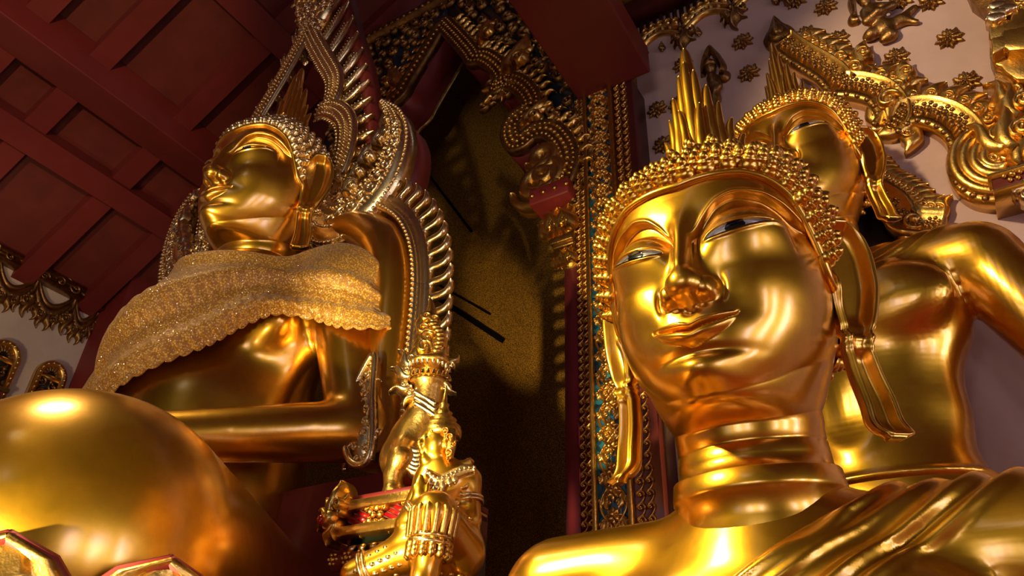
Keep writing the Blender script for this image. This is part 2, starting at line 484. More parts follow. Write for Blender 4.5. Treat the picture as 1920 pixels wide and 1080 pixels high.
def hair_parts(parent, m_cap, m_curl, m_rim, spacing=.185, rad=.092, high=.15, beads=False):
    # cap under the curls
    k = np.linspace(-PI, PI, 120, endpoint=False); s = np.linspace(0, 1, 30)
    T, S = np.meshgrid(k, s); zl = hairline_z(T); Zz = zl + (2.76 - zl) * S
    V = head_point(T, Zz, feat=False, extra=.035)
    V[-1, :, 2] += .03
    mb = MB(); f = list(map(tuple, grid_faces(30, 120, False, True, flip=True))); f.append(tuple(range(29 * 120, 30 * 120)))
    mb.add(V.reshape(-1, 3), f)
    # the topknot dome carries curls as well
    lathe(mb, [(.5, 2.55), (.47, 2.70), (.4, 2.83), (.3, 2.91), (.1, 2.95)], 24, lambda v: v + np.array([0, .12, 0]))
    # curls in rows
    prof = np.array([(.95, -.25), (1.0, .05), (.93, .28), (.74, .36), (.80, .44), (.70, .62), (.50, .68), (.55, .76), (.40, .95), (.16, 1.08), (.0, 1.12)]) if not beads else np.array([(.9, -.3), (1.0, .1), (.92, .45), (.62, .6), (.64, .7), (.5, .9), (.2, 1.02), (0, 1.05)])
    row = 0
    for a in np.arange(0.02, .99, spacing / 2.25):
        def ringpt(t): 
            zl = hairline_z(t); return head_point(t, zl + .07 + (2.72 - zl) * a, feat=False, extra=.03)
        tt = np.linspace(-PI, PI, 241); P = ringpt(tt); L = np.concatenate([[0], np.cumsum(np.linalg.norm(np.diff(P, axis=0), axis=1))])
        n = max(3, int(L[-1] / spacing)); off = .5 * (row % 2) if beads else .5
        tq = np.interp((np.arange(n) + off) * L[-1] / n, L, tt)
        e = 1e-3
        p = ringpt(tq); zl = hairline_z(tq); zz = zl + .07 + (2.72 - zl) * a
        ok = zz < 2.76
        du = head_point(tq + e, zz, False, .03) - head_point(tq - e, zz, False, .03)
        dv = head_point(tq, np.minimum(zz + e, 2.76), False, .03) - head_point(tq, zz - e, False, .03)
        N = np.cross(du, dv); N /= np.linalg.norm(N, axis=1, keepdims=True) + 1e-12
        for i in range(n):
            if not ok[i] or (abs(p[i][0]) > .86 and p[i][1] > -.10 and p[i][1] < .42 and zz[i] < 1.72): continue
            nn = N[i].copy(); nn[2] += .25; nn /= np.linalg.norm(nn)
            uu = np.cross(Z, nn); uu /= np.linalg.norm(uu) + 1e-9; vv = np.cross(nn, uu)
            M = np.stack([uu, vv, nn]); c = p[i]; j = 1 + .12 * rng.uniform(-1, 1)
            lathe(mb, prof * np.array([rad * j, high * j]), 8, lambda v, M=M, c=c: v @ M + c)
        row += 1
    for a in range(3):
        r = (.50, .45, .36)[a]; zq = (2.66, 2.78, 2.88)[a]; n = int(2 * PI * r / spacing)
        for i in range(n):
            th = 2 * PI * (i + .5 * a) / n; nn = np.array([math.cos(th), math.sin(th), .5 + .3 * a]); nn /= np.linalg.norm(nn)
            uu = np.cross(Z, nn); uu /= np.linalg.norm(uu); M = np.stack([uu, np.cross(nn, uu), nn]); c = np.array([r * math.cos(th), .12 + r * math.sin(th), zq])
            lathe(mb, prof * np.array([rad, high]), 8, lambda v, M=M, c=c: v @ M + c)
    h = mb.build('hair', m_curl, parent)
    # raised rim along the hairline
    tt = np.radians(np.concatenate([np.linspace(-86, 86, 160)]))
    P = head_point(tt, hairline_z(tt) - .015, False, .02)
    mb = MB(); tube(mb, P, .038, 8); mb.build('hairline_rim', m_rim, h)
    return h

def ear_part(parent, sg, m, skin=None):
    """long-lobed ear: shell with rolled rim above, hanging lobe with a slit below"""
    zs = np.concatenate([1.68 - .23 * np.linspace(0, 1, 16)[:-1] ** 2, np.linspace(1.45, .55, 30)[:-1], np.linspace(.55, -.42, 40)])
    n = len(zs); m_ = 25
    fr = pch([-.42, -.3, 0, .3, .5, .62, .8, 1.1, 1.36, 1.5, 1.6, 1.655, 1.68], [.02, -.02, .0, -.02, -.03, -.02, -.03, -.05, -.055, -.01, .06, .125, .19])(zs)
    bk = pch([-.42, -.36, -.2, 0, .3, .5, .62, .8, 1.1, 1.3, 1.45, 1.56, 1.63, 1.665, 1.68], [.14, .24, .29, .29, .25, .23, .27, .36, .45, .46, .435, .38, .31, .25, .20])(zs)
    a = np.linspace(0, 1, m_)
    eb = np.array([sg * .77, .64, 0]); en = np.array([sg * .64, -.77, 0])
    O = np.array([sg * .98, -.04, 0])
    V = np.zeros((n, m_, 3)); 
    for i, z in enumerate(zs):
        w = fr[i] + (bk[i] - fr[i]) * a
        dist = np.minimum((a - 0) * (bk[i] - fr[i]), (1 - a) * (bk[i] - fr[i])); dtop = min((1.68 - z) * 1.0 + .0, (z + .42))
        dm = np.minimum(dist, dtop * .9 + .0)
        rimh = .055 * np.exp(-((dm - .04) / .038) ** 2)
        if z > .6: hol = -.075 * sst(dm, .05, .16) * sst(np.array(z), .62, .80)
        else: hol = -.055 * sst(dm, .045, .10) * sst(np.array(z), .52, .40)
        ring = .04 * np.exp(-((z - .57) / .03) ** 2) - .02 * np.exp(-((z - .63) / .02) ** 2) + .02 * np.exp(-((z - .50) / .02) ** 2)
        tragus = .08 * math.exp(-((z - 1.0) / .12) ** 2) * np.exp(-((a - .12) / .12) ** 2)
        h = rimh + hol + ring + tragus
        lean = .07 * sst(np.array(z), .3, -.42) ** 1.0
        p = O + np.outer(w, eb) + np.outer(h + lean, en); p[:, 2] = z
        # the shell hugs the head at its front edge, and the lobe's tip curls forward and out
        curl = float(sst(np.array(z), -.12, -.42))
        p += np.outer(np.full(m_, .09 * curl), en) + np.array([sg * .03 * curl, 0, .08 * curl * curl])
        p[:, 2] += .14 * float(sst(np.array(z), .3, 1.68))
        V[i] = p
    back = V.copy(); back -= en * .085 
    mb = MB()
    top = V.reshape(-1, 3); bot = back.reshape(-1, 3)
    g = grid_faces(n, m_, flip=(sg > 0))
    mb.add(top, g); nb = len(top)
    fs = []
    loop = [i * m_ for i in range(n)] + [(n - 1) * m_ + j for j in range(1, m_)] + [i * m_ + m_ - 1 for i in range(n - 2, -1, -1)] + [j for j in range(m_ - 2, 0, -1)]
    mb.add(bot, grid_faces(n, m_, flip=(sg < 0)))
    L = len(loop)
    for i in range(L):
        q = (loop[i], loop[(i + 1) % L], loop[(i + 1) % L] + nb, loop[i] + nb)
        fs.append(q if sg < 0 else q[::-1])
    mb.f.extend(fs); mb.mi.extend([0] * len(fs))
    return mb.build('ear', m, parent)

def flame_finial(parent, m, h=1.5, w=.36, base=2.78, yc=.12):
    """tall tongue of flame with lower tongues round it and a curl in front"""
    mb = MB()
    def tongue(x0, y0, hh, r, lean=0.0, flick=0.0, z0=0.0):
        k = np.linspace(0, 1, 26)
        P = np.stack([x0 + lean * k ** .8 + flick * k ** 5, y0 + .05 * k, base + z0 + (hh - z0) * k], 1)
        R = r * (1 - .45 * k) * np.clip(1 - k ** 7, 0, 1) ** .5 * (1 + .10 * np.sin(PI * 6 * k) * (1 - k)) + .006
        tube(mb, P, R, 10)
    tongue(0, yc, h, .15)
    tongue(.0, yc - .11, h * .84, .095)
    for sg in (-1, 1):
        tongue(sg * .10, yc - .09, h * .76, .09, -sg * .03, sg * .02)
        tongue(sg * .15, yc + .10, h * .70, .10, -sg * .03, sg * .02)
        tongue(sg * .20, yc - .07, h * .62, .085, -sg * .04, sg * .04)
        tongue(sg * .28, yc - .03, h * .49, .08, -sg * .05, sg * .06)
        tongue(sg * .36, yc + .01, h * .36, .075, -sg * .05, sg * .08)
        tongue(sg * .43, yc + .05, h * .24, .068, -sg * .04, sg * .09)
    for sg in (-1, 1): tongue(sg * .07, yc - .19, h * .46, .07, sg * .02, sg * .03)
    lathe(mb, [(.50, base - .14), (.47, base + .0), (.38, base + .1), (.3, base + .2), (.12, base + .34)], 20, lambda v: v + np.array([0, yc, 0]))
    fr = Frame((0, yc - .36, base + .13), (1, 0, 0), (0, .35, 1))
    leaf(mb, fr, spiral((0, 0), .11, .015, -PI * .5, PI * 2.6, 36), [.03, .034, .03, .022], .03, thick=.05)
    for i in range(3):
        q = np.linspace(-1, 1, 21)
        leaf(mb, fr, np.stack([q * (.17 + .055 * i), -.10 - .045 * i + .22 * q * q * (.6 + .2 * i)], 1), [.01, .026, .03, .026, .01], .028, thick=.05)
    return mb.build('flame_finial', m, parent)
# ------------------------------------------------------------------ seated Buddha body in the head's units (shoulder tops near z=-.6, seat near z=-5.6)
def body_fn(elb=2.75, elz=-3.65, dz=0.0, ky=0.0, kr=0.0):
    def fn(X, arms=True, legs=True):
        Y = X.copy(); sgn = np.sign(X[..., 0]); Y[..., 0] = np.abs(X[..., 0])
        d = cap_sdf(X, (0, .2, -.55), (0, .22, -1.2), .62, .85)
        d = smin(d, cap_sdf(Y, (.45, .22, -1.08), (1.95, .28, -1.22), .46, .56), .28)
        d = smin(d, ell_sdf(X, (0, .2, -2.0), (1.72, .92, 1.25)), .3)
        d = smin(d, ell_sdf(Y, (.82, -.42, -1.85), (.86, .36, .56)), .22)
        d = smin(d, ell_sdf(X, (0, .2, -3.3), (1.24, .82, 1.35)), .4)
        d = smin(d, ell_sdf(X, (0, -.05, -4.3), (1.35, 1.0, .95)), .4)
        if arms:
            a = cap_sdf(Y, (2.02, .3, -1.32), (elb, .25, elz), .54, .43)
            d = smin(d, a, .16)
            L = X[..., 0] > 0
            fl = smin(cap_sdf(X, (elb, .25, elz), (1.1, -1.75, -4.05), .43, .30), ell_sdf(X, (.45, -2.0, -4.1), (.62, .42, .18)), .2)
            for q in range(4):
                fl = smin(fl, cap_sdf(X, (.15, -2.2 + .17 * q, -4.05), (-.85 + .05 * q, -2.35 + .2 * q, -4.06), .10, .075), .05)
            fl = smin(fl, cap_sdf(X, (.45, -1.75, -4.0), (-.1, -1.6, -3.85), .11, .08), .06)
            fr_ = smin(cap_sdf(X, (-elb, .25, elz), (-2.75, -2.75, -3.65), .43, .28), ell_sdf(X, (-2.72, -3.15, -3.72), (.4, .5, .18)), .2)
            for q in range(4):
                fr_ = smin(fr_, cap_sdf(X, (-2.45 - .19 * q, -3.5, -3.75), (-2.42 - .2 * q, -4.05, -4.45 - (.12 if q in (1, 2) else 0)), .10, .075), .05)
            fr_ = smin(fr_, cap_sdf(X, (-2.35, -3.0, -3.7), (-2.05, -3.6, -4.0), .11, .08), .06)
            d = smin(d, np.minimum(fl, fr_), .14)
        if legs:
            X = X + np.array([0, 0, dz]); Y = Y + np.array([0, 0, dz])
            if dz: d = smin(d, cap_sdf(X, (0, .1, -3.2 + dz), (0, .1, -5), 1.45, 1.5), .4)
            d = smin(d, ell_sdf(X, (0, .2, -5.0), (2.0, 1.3, .95)), .4)
            d = smin(d, cap_sdf(Y, (1.35, -.1, -4.95), (2.75 + .3 * ky, -2.75 - ky, -4.75), 1.05 + kr, 1.12 + kr), .3)
            d = smin(d, cap_sdf(X, (2.7 + .3 * ky, -2.95 - ky, -5.1), (-.9, -3.1, -5.2), .85, .45), .15)
            d = smin(d, cap_sdf(X, (-2.7 - .3 * ky, -2.95 - ky, -5.1), (.7, -3.3, -4.75), .85, .42), .15)
            d = smin(d, ell_sdf(X, (1.15, -3.15, -4.6), (.75, .42, .25)), .15)
            d = np.maximum(d, -5.75 - X[..., 2])
        return d
    return fn

def sd_grad(fn, P, e=.01, **k):
    g = np.stack([fn(P + e * np.eye(3)[i], **k) - fn(P - e * np.eye(3)[i], **k) for i in range(3)], -1) / (2 * e)
    return g / (np.linalg.norm(g, axis=-1, keepdims=True) + 1e-9)

def project_to(fn, P, off, it=6, **k):
    for _ in range(it):
        P = P - (fn(P, **k) - off)[..., None] * sd_grad(fn, P, **k) * .9
    return P

def body_mesh(mb, fn, h=.075, lo=(-4.1, -4.7, -5.85), hi=(4.1, 1.7, -.45)):
    V, Q = surface(fn, lo, hi, h, smooth=2)
    mb.add(V, Q)
    return V, Q

def robe_part(parent, V, Q, m, sub=3):
    """robe over the left shoulder: a shell on the body with a rolled edge and a folded sash"""
    N = vnormals(V, Q)
    def line(p, q):
        p = np.array(p); q = np.array(q); t = (q - p) / np.linalg.norm(q - p); n = np.array([-t[1], t[0]])
        return lambda x, z: -((x - p[0]) * n[0] + (z - p[1]) * n[1])
    l1 = line((-.1, -1.32), (.95, -.66)); l2 = line((.72, -1.25), (1.62, -.62))
    def field(V):
        x, z = V[:, 0], V[:, 2]; d1 = l1(x, z)
        m_ = np.where(V[:, 1] < .45, d1, x + .6)
        m_ = np.minimum(m_, np.hypot(x, V[:, 1] - .2) - .80); m_ = np.minimum(m_, z + 4.4); m_ = np.minimum(m_, x + 1.8)
        return m_
    F_ = Q[(field(V)[Q] > -.12).any(1)]
    # refine the patch
    a = np.linspace(0, 1, sub + 1); Uu, Vv = np.meshgrid(a, a, indexing='ij'); Uu = Uu.ravel(); Vv = Vv.ravel()
    w = np.stack([(1 - Uu) * (1 - Vv), Uu * (1 - Vv), Uu * Vv, (1 - Uu) * Vv])
    VV = np.einsum('fkc,kn->fnc', V[F_], w).reshape(-1, 3); NN = np.einsum('fkc,kn->fnc', N[F_], w).reshape(-1, 3)
    NN /= np.linalg.norm(NN, axis=1, keepdims=True)
    key = np.round(VV * 2e4).astype(np.int64); _, first, inv = np.unique(key, axis=0, return_index=True, return_inverse=True); inv = inv.reshape(-1)
    g4 = grid_faces(sub + 1, sub + 1); FF = (np.arange(len(F_))[:, None, None] * (sub + 1) ** 2 + g4[None]).reshape(-1, 4)
    VV = VV[first]; NN = NN[first]; FF = inv[FF]
    f = field(VV); front = sst(VV[:, 1], .5, .2); d1 = l1(VV[:, 0], VV[:, 2]); d2 = l2(VV[:, 0], VV[:, 2])
    g = lambda d, c, w_: np.exp(-((d - c) / w_) ** 2)
    off = -.05 + .072 * sst(f, -.05, .015) + .045 * g(f, .05, .04) + front * (.035 * g(d1, .2, .045) + .055 * g(d2, .03, .045) + .05 * g(d2, .19, .05) - .02 * g(d2, .11, .03))
    mb = MB(); mb.add(VV + NN * off[:, None], FF)
    return mb.build('robe', m, parent)
# ------------------------------------------------------------------ carved ornament, drawn in a frame's plane and raised from it
def rot2(a): c, s = math.cos(a), math.sin(a); return np.array([[c, s], [-s, c]])

def kranok(mb, fr, b, ang, size, side=1, h=.35, mi=0, n_off=0.0, thick=.03, bud=True):
    """a flame leaf: an S-shaped tongue with a curled bud at its foot"""
    R = rot2(ang); b = np.asarray(b, float)
    P = bez((0, 0), (.42, .30 * side), (.52, -.34 * side), (1.0, .06 * side), 12) * size
    leaf(mb, fr, b + P @ R, np.array([.15, .22, .23, .16, .10, .02]) * size, h * size * .5, mi=mi, n_off=n_off, thick=thick, ridge=.25, nseg=5)
    if bud:
        S = spiral((.30, -.16 * side), .17, .035, (PI * .9) * side, (PI * .9 - 3.6 * PI) * side * .8, 14) * size
        leaf(mb, fr, b + S @ R, np.array([.05, .08, .08, .06]) * size, h * size * .55, mi=mi, n_off=n_off, thick=thick, nseg=5)

def bud(mb, fr, q, ang, s, side=1, n_off=.08, thick=.08):
    """a plump pointed bud with a curl in its heart"""
    q = np.asarray(q, float); d = np.array([math.cos(ang), math.sin(ang)]); n = np.array([-d[1], d[0]]) * side
    P = bez(q - d * .25 * s, q + d * .2 * s - n * .10 * s, q + d * .55 * s - n * .18 * s, q + d * 1.0 * s + n * .22 * s, 12)
    leaf(mb, fr, P, np.array([.26, .40, .40, .22, .02]) * s, .20 * s, n_off=n_off, thick=thick, nseg=7)
    c = q + d * .20 * s
    leaf(mb, fr, spiral(c, .25 * s, .06 * s, ang - 1.2 * side, ang + 5.2 * side, 16), np.array([.03, .07, .08, .05]) * s, .16 * s, n_off=n_off + .13 * s, thick=.1 * s, nseg=5)
    ball(mb, fr.P((c[0], c[1], n_off + .24 * s))[0], .11 * s)

def wave_fin(mb, fr, b, ang, size, side=1, h=.2, thick=.02, mi=0):
    R = rot2(ang)
    P = bez((-.1, 0), (.45, .55 * side), (.55, -.55 * side), (1.1, .12 * side), 14) * size
    leaf(mb, fr, np.asarray(b) + P @ R, np.array([.22, .14, .10, .11, .10, .02]) * size, h * size, thick=thick, nseg=5, mi=mi)

def beads(mb, fr, pts, step, r, n=0.0, closed=False, mi=0, flat=.8):
    P = np.asarray(pts, float); m = max(2, int(length(P) / step)); Q = resample(P, m, closed)
    W = fr.P(np.c_[Q, np.full(m, n)])
    for c in W: ball(mb, c, (r, r, r * flat), mi, axes=np.stack([fr.u, fr.v, fr.n]))

def studs(mb, fr, pts, step, r, n=0.0, petals=6, mi=0):
    """little flowers in a row: a boss with a ring of beads"""
    P = np.asarray(pts, float); m = max(2, int(length(P) / step)); Q = resample(P, m + 1)[:-1] + np.diff(resample(P, m + 1), axis=0) * .5
    for c in Q:
        ball(mb, fr.P((c[0], c[1], n))[0], r * .42, mi)
        for k in range(petals):
            a = 2 * PI * k / petals
            ball(mb, fr.P((c[0] + r * .72 * math.cos(a), c[1] + r * .72 * math.sin(a), n))[0], r * .30, mi)

def in_poly(q, poly):
    x, y = q[:, 0], q[:, 1]; ins = np.zeros(len(q), bool); n = len(poly); j = n - 1
    for i in range(n):
        xi, yi = poly[i]; xj, yj = poly[j]
        c = ((yi > y) != (yj > y)) & (x < (xj - xi) * (y - yi) / (yj - yi + 1e-12) + xi); ins ^= c; j = i
    return ins

def scrollwork(mb, fr, poly, size, h, n_off=0.0, count=None, seed=1, thick=.015, mi=0, flowers=False):
    """foliage of spirals filling a shape"""
    r = np.random.default_rng(seed); poly = np.asarray(poly, float); lo, hi = poly.min(0), poly.max(0)
    pts = []
    for _ in range(6000):
        q = lo + (hi - lo) * r.random(2)
        if not in_poly(q[None], poly)[0]: continue
        if all((q[0] - p[0]) ** 2 + (q[1] - p[1]) ** 2 > (size * .82) ** 2 for p in pts): pts.append(q)
        if count and len(pts) >= count: break
    for q in pts:
        a = r.uniform(0, 2 * PI); sd = r.choice([-1, 1]); s = size * r.uniform(.8, 1.15)
        S = spiral(q, s * .42, s * .07, a, a + sd * 2.5 * PI, 18)
        leaf(mb, fr, S, np.array([.03, .10, .13, .12, .11, .09]) * s, h, n_off=n_off, thick=thick, nseg=5, mi=mi)
        kranok(mb, fr, q + .30 * s * np.array([math.cos(a), math.sin(a)]), a + sd * .7, s * .62, sd, h=h / s * 1.6, n_off=n_off, thick=thick, mi=mi, bud=False)
        ball(mb, fr.P((q[0], q[1], n_off + h * .6))[0], s * .10, mi)
    return pts

def rosette_mesh(mb, fr, c, r, seed=0):
    g = np.random.default_rng(seed); c = np.asarray(c, float)
    for ring, (n, r0, r1, w, nn, hh) in enumerate(((8, .40, 1.05, .21, 0.0, .20), (8, .25, .80, .17, .14, .18), (8, .12, .55, .13, .26, .16))):
        for k in range(n):
            a = 2 * PI * (k + .5 * ring) / n + g.uniform(-.08, .08); d = np.array([math.cos(a), math.sin(a)])
            P = c + np.outer(np.linspace(r0, r1 * g.uniform(.9, 1.06), 6), d) * r
            leaf(mb, fr, P, np.array([.10, 1.0, .75, .05]) * w * r, hh * r, n_off=nn * r, thick=nn * r + .01, nseg=5, ridge=.2)
    for k in range(6):
        a = 2 * PI * k / 6; ball(mb, fr.P((c[0] + .13 * r * math.cos(a), c[1] + .13 * r * math.sin(a), .38 * r))[0], .085 * r)
    ball(mb, fr.P((c[0], c[1], .42 * r))[0], .10 * r)

def prism(mb, fr, poly, n0, n1, mi=0):
    """a flat shape given thickness (its outline may be concave)"""
    from mathutils.geometry import tessellate_polygon
    P = np.asarray(poly, float); n = len(P)
    tri = tessellate_polygon([[Vector((p[0], p[1], 0)) for p in P]])
    V = np.concatenate([np.c_[P, np.full(n, n1)], np.c_[P, np.full(n, n0)]])
    area2 = np.sum(P[:, 0] * np.roll(P[:, 1], -1) - np.roll(P[:, 0], -1) * P[:, 1])
    f = []
    for t in tri:
        a, b, c = t
        ccw = np.cross(P[b] - P[a], P[c] - P[a]) > 0
        if not ccw: a, c = c, a
        f.append((a, b, c)); f.append((c + n, b + n, a + n))
    for i in range(n):
        j = (i + 1) % n; q = (i, i + n, j + n, j)
        f.append(q if area2 > 0 else q[::-1])
    mb.add(fr.P(V), f, mi)

def bevel(o, w, seg=2):
    m = o.modifiers.new('bevel', 'BEVEL'); m.width = w; m.segments = seg; m.limit_method = 'ANGLE'
    return o
# ------------------------------------------------------------------ the hall: A runs to the end wall, B to the left
WALL = Frame(A * 6.0, -B, Z)          # plastered end wall behind the right-hand statues
NICHE = Frame(A * 5.6, -B, Z)         # front of the carved niche and its pilaster
LEFT = Frame(B * 13.0, A, Z)          # side wall far left
def structure(name, mb, m, smooth=False):
    o = mb.build(name, m, None, smooth); return tagit(o, kind='structure')
FL = Frame((0, 0, 0), A, B)           # floor: u along A, v along B, n up
CARPET = mat('red_hall_carpet', (.42, .04, .02), rough=.9, nscale=30, col2=(.32, .028, .016))
mb = MB(); box(mb, FL, -16, 8, -11, 13.4, -.2, 0); structure('floor', mb, CARPET)
# walls
HALL = mat('dark_red_hall_wall', (.055, .018, .010), rough=.7, nscale=1.5, col2=(.04, .012, .008))
mb = MB(); box(mb, WALL, -2.2, 11, 0, 14, -.4, 0); structure('wall_back', mb, MAUVE)
mb = MB(); box(mb, LEFT, -16, 5.93, 0, 8.72, -.4, 0); structure('wall_left', mb, CREAM)
BACKL = Frame(A * 6.9, -B, Z)
mb = MB(); box(mb, BACKL, -13.4, -8.2, 0, 14, -.3, 0); structure('wall_back_left', mb, MAUVE)
RW = Frame(-B * 11, -A, Z)            # right side wall, n toward +B
WIN = [(-3.2, -2.1), (.6, 1.7), (4.4, 5.5)]
mb = MB(); prev = -8.0
for a, b in WIN + [(16, 16)]:
    box(mb, RW, prev, a, 0, 9, -.4, 0)
    if b > a: box(mb, RW, a, b, 0, 1.0, -.4, 0); box(mb, RW, a, b, 4.6, 9, -.4, 0)
    prev = b
structure('wall_right', mb, HALL)
EW = Frame(-A * 16, B, Z)             # entrance wall behind the viewer, n toward +A
mb = MB(); prev = -11.0
for a, b in [(-5.2, -3.0), (-1.2, 2.0), (4.2, 6.4), (13.4, 13.4)]:
    box(mb, EW, prev, a, 0, 14, -.4, 0)
    if b > a: box(mb, EW, a, b, 4.4, 14, -.4, 0)
    prev = b
structure('wall_front', mb, HALL)
# roof: two slopes rising from the side walls
sl = math.radians(31)
ROOF = Frame(B * 13.0 + Z * 8.72, A, -B * math.cos(sl) + Z * math.sin(sl))
mb = MB(); box(mb, ROOF, -16, 7, -.6, 12.5, 0.0, .2) if ROOF.n[2] > 0 else box(mb, ROOF, -16, 7, -.6, 12.5, -.2, 0)
structure('ceiling_left', mb, RED_DARK)
ROOF2 = Frame(-B * 11.0 + Z * 8.72, A, B * math.cos(sl) + Z * math.sin(sl))
mb = MB(); box(mb, ROOF2, -16, 7, -.6, 15.6, -.2, 0) if ROOF2.n[2] < 0 else box(mb, ROOF2, -16, 7, -.6, 15.6, 0, .2)
structure('ceiling_right', mb, RED_DARK)
sg = -1 if ROOF.n[2] > 0 else 1       # which way is below the roof
# purlins along the nave, rafters up the slope
def purlin(name, px_corner, Bd, width, high, m, a0=-12, a1=6.6):
    _, z = Frame(B * Bd, A, Z).uv(*px_corner)
    mb = MB(); box(mb, Frame(B * Bd, A, Z), a0, a1, z, z + high, -width, 0)
    return structure(name, mb, m), z
RED_BEAM = mat('red_beam_paint', (.15, .016, .011), rough=.45, nscale=1.2, col2=(.12, .012, .009), bump=.06, bscale=10)
b_, _ = purlin('trim_1', (200, 170), 9.6, .62, .66, RED_BEAM); bevel(b_, .02)
def roof_purlin(name, px_, w, deep):
    _, v = ROOF.uv(*px_); mb = MB()
    n = (-deep, 0) if sg < 0 else (0, deep)
    box(mb, ROOF, -12, 6.8, v - w / 2, v + w / 2, *n); return structure(name, mb, RED_BEAM)
roof_purlin('trim_2', (185, 330), .42, .34); roof_purlin('trim_3', (505, 55), .42, .34)
def rafter(name, px, w=.34, v0=-.3, v1=12):
    u, v = ROOF.uv(*px)
    mb = MB()
    if sg < 0: box(mb, ROOF, u - w / 2, u + w / 2, v0, v1, -.26, 0)
    else: box(mb, ROOF, u - w / 2, u + w / 2, v0, v1, 0, .26)
    return structure(name, mb, RED_BEAM)
for i, p in enumerate([(240, 52), (432, 130), (30, 60), (690, 60)]): rafter('trim_%d' % (4 + i), p)
# dark corner pillar between the side wall and the end wall
mb = MB(); box(mb, LEFT, 5.93, 7.0, 0, 9.6, -.2, .75); structure('pillar_left', mb, RED)
# big tie beam to the head of the pilaster
(u0, z0), (u1, _) = NICHE.uv(1085, 190), NICHE.uv(1220, 178)
TB = Frame(A * 5.62, -B, Z)
mb = MB(); box(mb, TB, u0, u1 + .02, z0, z0 + .42, 0, 16); o = structure('trim_9', mb, RED_BEAM); bevel(o, .02)
# niche back panel and its cheeks
PANEL = mat('black_gold_dusted_panel', (.02, .014, .008), rough=.42, nscale=3)
def dust(m):
    nt = m.node_tree; L = nt.links; b = nt.nodes['Principled BSDF']; tc = nt.nodes.new('ShaderNodeTexCoord')
    v = nt.nodes.new('ShaderNodeTexNoise'); v.inputs['Scale'].default_value = 210; v.inputs['Detail'].default_value = 5
    L.new(tc.outputs['Object'], v.inputs['Vector'])
    r = nt.nodes.new('ShaderNodeMapRange'); r.inputs['From Min'].default_value = .48; r.inputs['From Max'].default_value = .74; L.new(v.outputs['Fac'], r.inputs['Value'])
    mx = nt.nodes.new('ShaderNodeMix'); mx.data_type = 'RGBA'; mx.inputs[6].default_value = (.006, .004, .002, 1); mx.inputs[7].default_value = (.80, .37, .03, 1)
    L.new(r.outputs['Result'], mx.inputs[0]); L.new(mx.outputs[2], b.inputs['Base Color'])
    b.inputs['Metallic'].default_value = 0.0; b.inputs['Roughness'].default_value = .7; b.inputs['Specular IOR Level'].default_value = .08
dust(PANEL)
mb = MB(); box(mb, BACKL, -8.2, -2.2, 0, 14, -.3, 0); structure('wall_niche', mb, PANEL)
mb = MB()
WIRE_SHADOW = mat('painted_wire_shadow', (.004, .003, .002), rough=.9, spec=0.0)  # dark strips drawn in place of thin wire shadows on the panel
def shadow_line(p, q, w=.02):
    a = np.array(BACKL.uv(*p)); b = np.array(BACKL.uv(*q)); P = np.linspace(a, b, 10)
    band(mb, BACKL, P, [(-w, -.01), (-w, .012), (w, .012), (w, -.01)])
shadow_line((700, 190), (885, 435)); shadow_line((785, 535), (945, 640), .035); shadow_line((745, 490), (920, 590), .012)
structure('trim_10', mb, WIRE_SHADOW)
# ------------------------------------------------------------------ carved niche arch behind the shawled statue
BLUEBLACK = mat('dark_blue_glass_ground', (.012, .016, .03), rough=.25, nscale=8, col2=(.02, .03, .05))
def px(fr, pts, n=0.0): return fr.uvs(pts, n)
zz = lambda L: [(660 + x / 2, y / 2) for x, y in L]
arch_px = zz([(348, 92), (395, 140), (448, 200), (462, 222), (500, 222), (545, 250), (572, 290), (560, 325), (548, 330), (600, 312), (648, 335), (682, 385), (668, 420), (622, 450), (602, 490), (612, 535), (640, 540), (690, 502), (750, 496), (800, 545), (818, 610), (790, 690), (740, 735)])
ARC = px(NICHE, arch_px); u_ax = ARC[0, 0]
def mirror(P, ax): Q = np.array(P, float); Q[:, 0] = 2 * ax - Q[:, 0]; return Q
AR = catmull(ARC, 8); AL = mirror(AR, u_ax)
full = np.concatenate([AL[::-1], AR[1:]])
arch = empty('niche_arch', NICHE.P((u_ax, ARC[0, 1]))[0], 'cusped gilded arch with red soffit framing the dark niche behind the shawled statue', 'arch')
ao = np.array(arch.location)
K = lambda mb, name, m, parent=arch, **k: mb.build(name, m, parent, **k)
def put(mb, name, m, parent):
    """a part whose mesh is kept about its thing's own origin"""
    top = parent
    while top.parent: top = top.parent
    o = mb.build(name, m, None, loc=top.location); o.location = (0, 0, 0) ; o.parent = parent
    return o
w = .15
mb = MB(); band(mb, NICHE, full, [(-w, -.05), (-w, .06), (-w * .8, .085), (-w * .6, .06), (w * .6, .06), (w * .8, .085), (w, .06), (w, -.05)]); 
put(mb, 'arch_band', GOLD_DARK, arch)
mb = MB(); beads(mb, NICHE, AR, .085, .034, .075); beads(mb, NICHE, AL[:120], .085, .034, .075)
def offset(P, d):
    T = np.gradient(P, axis=0); T /= np.linalg.norm(T, axis=1, keepdims=True) + 1e-9
    return P + np.stack([-T[:, 1], T[:, 0]], 1) * d
beads(mb, NICHE, offset(AR, .075), .07, .026, .07); beads(mb, NICHE, offset(AR, -.075), .07, .026, .07)
put(mb, 'bead_rows', GOLD_ORN, arch)
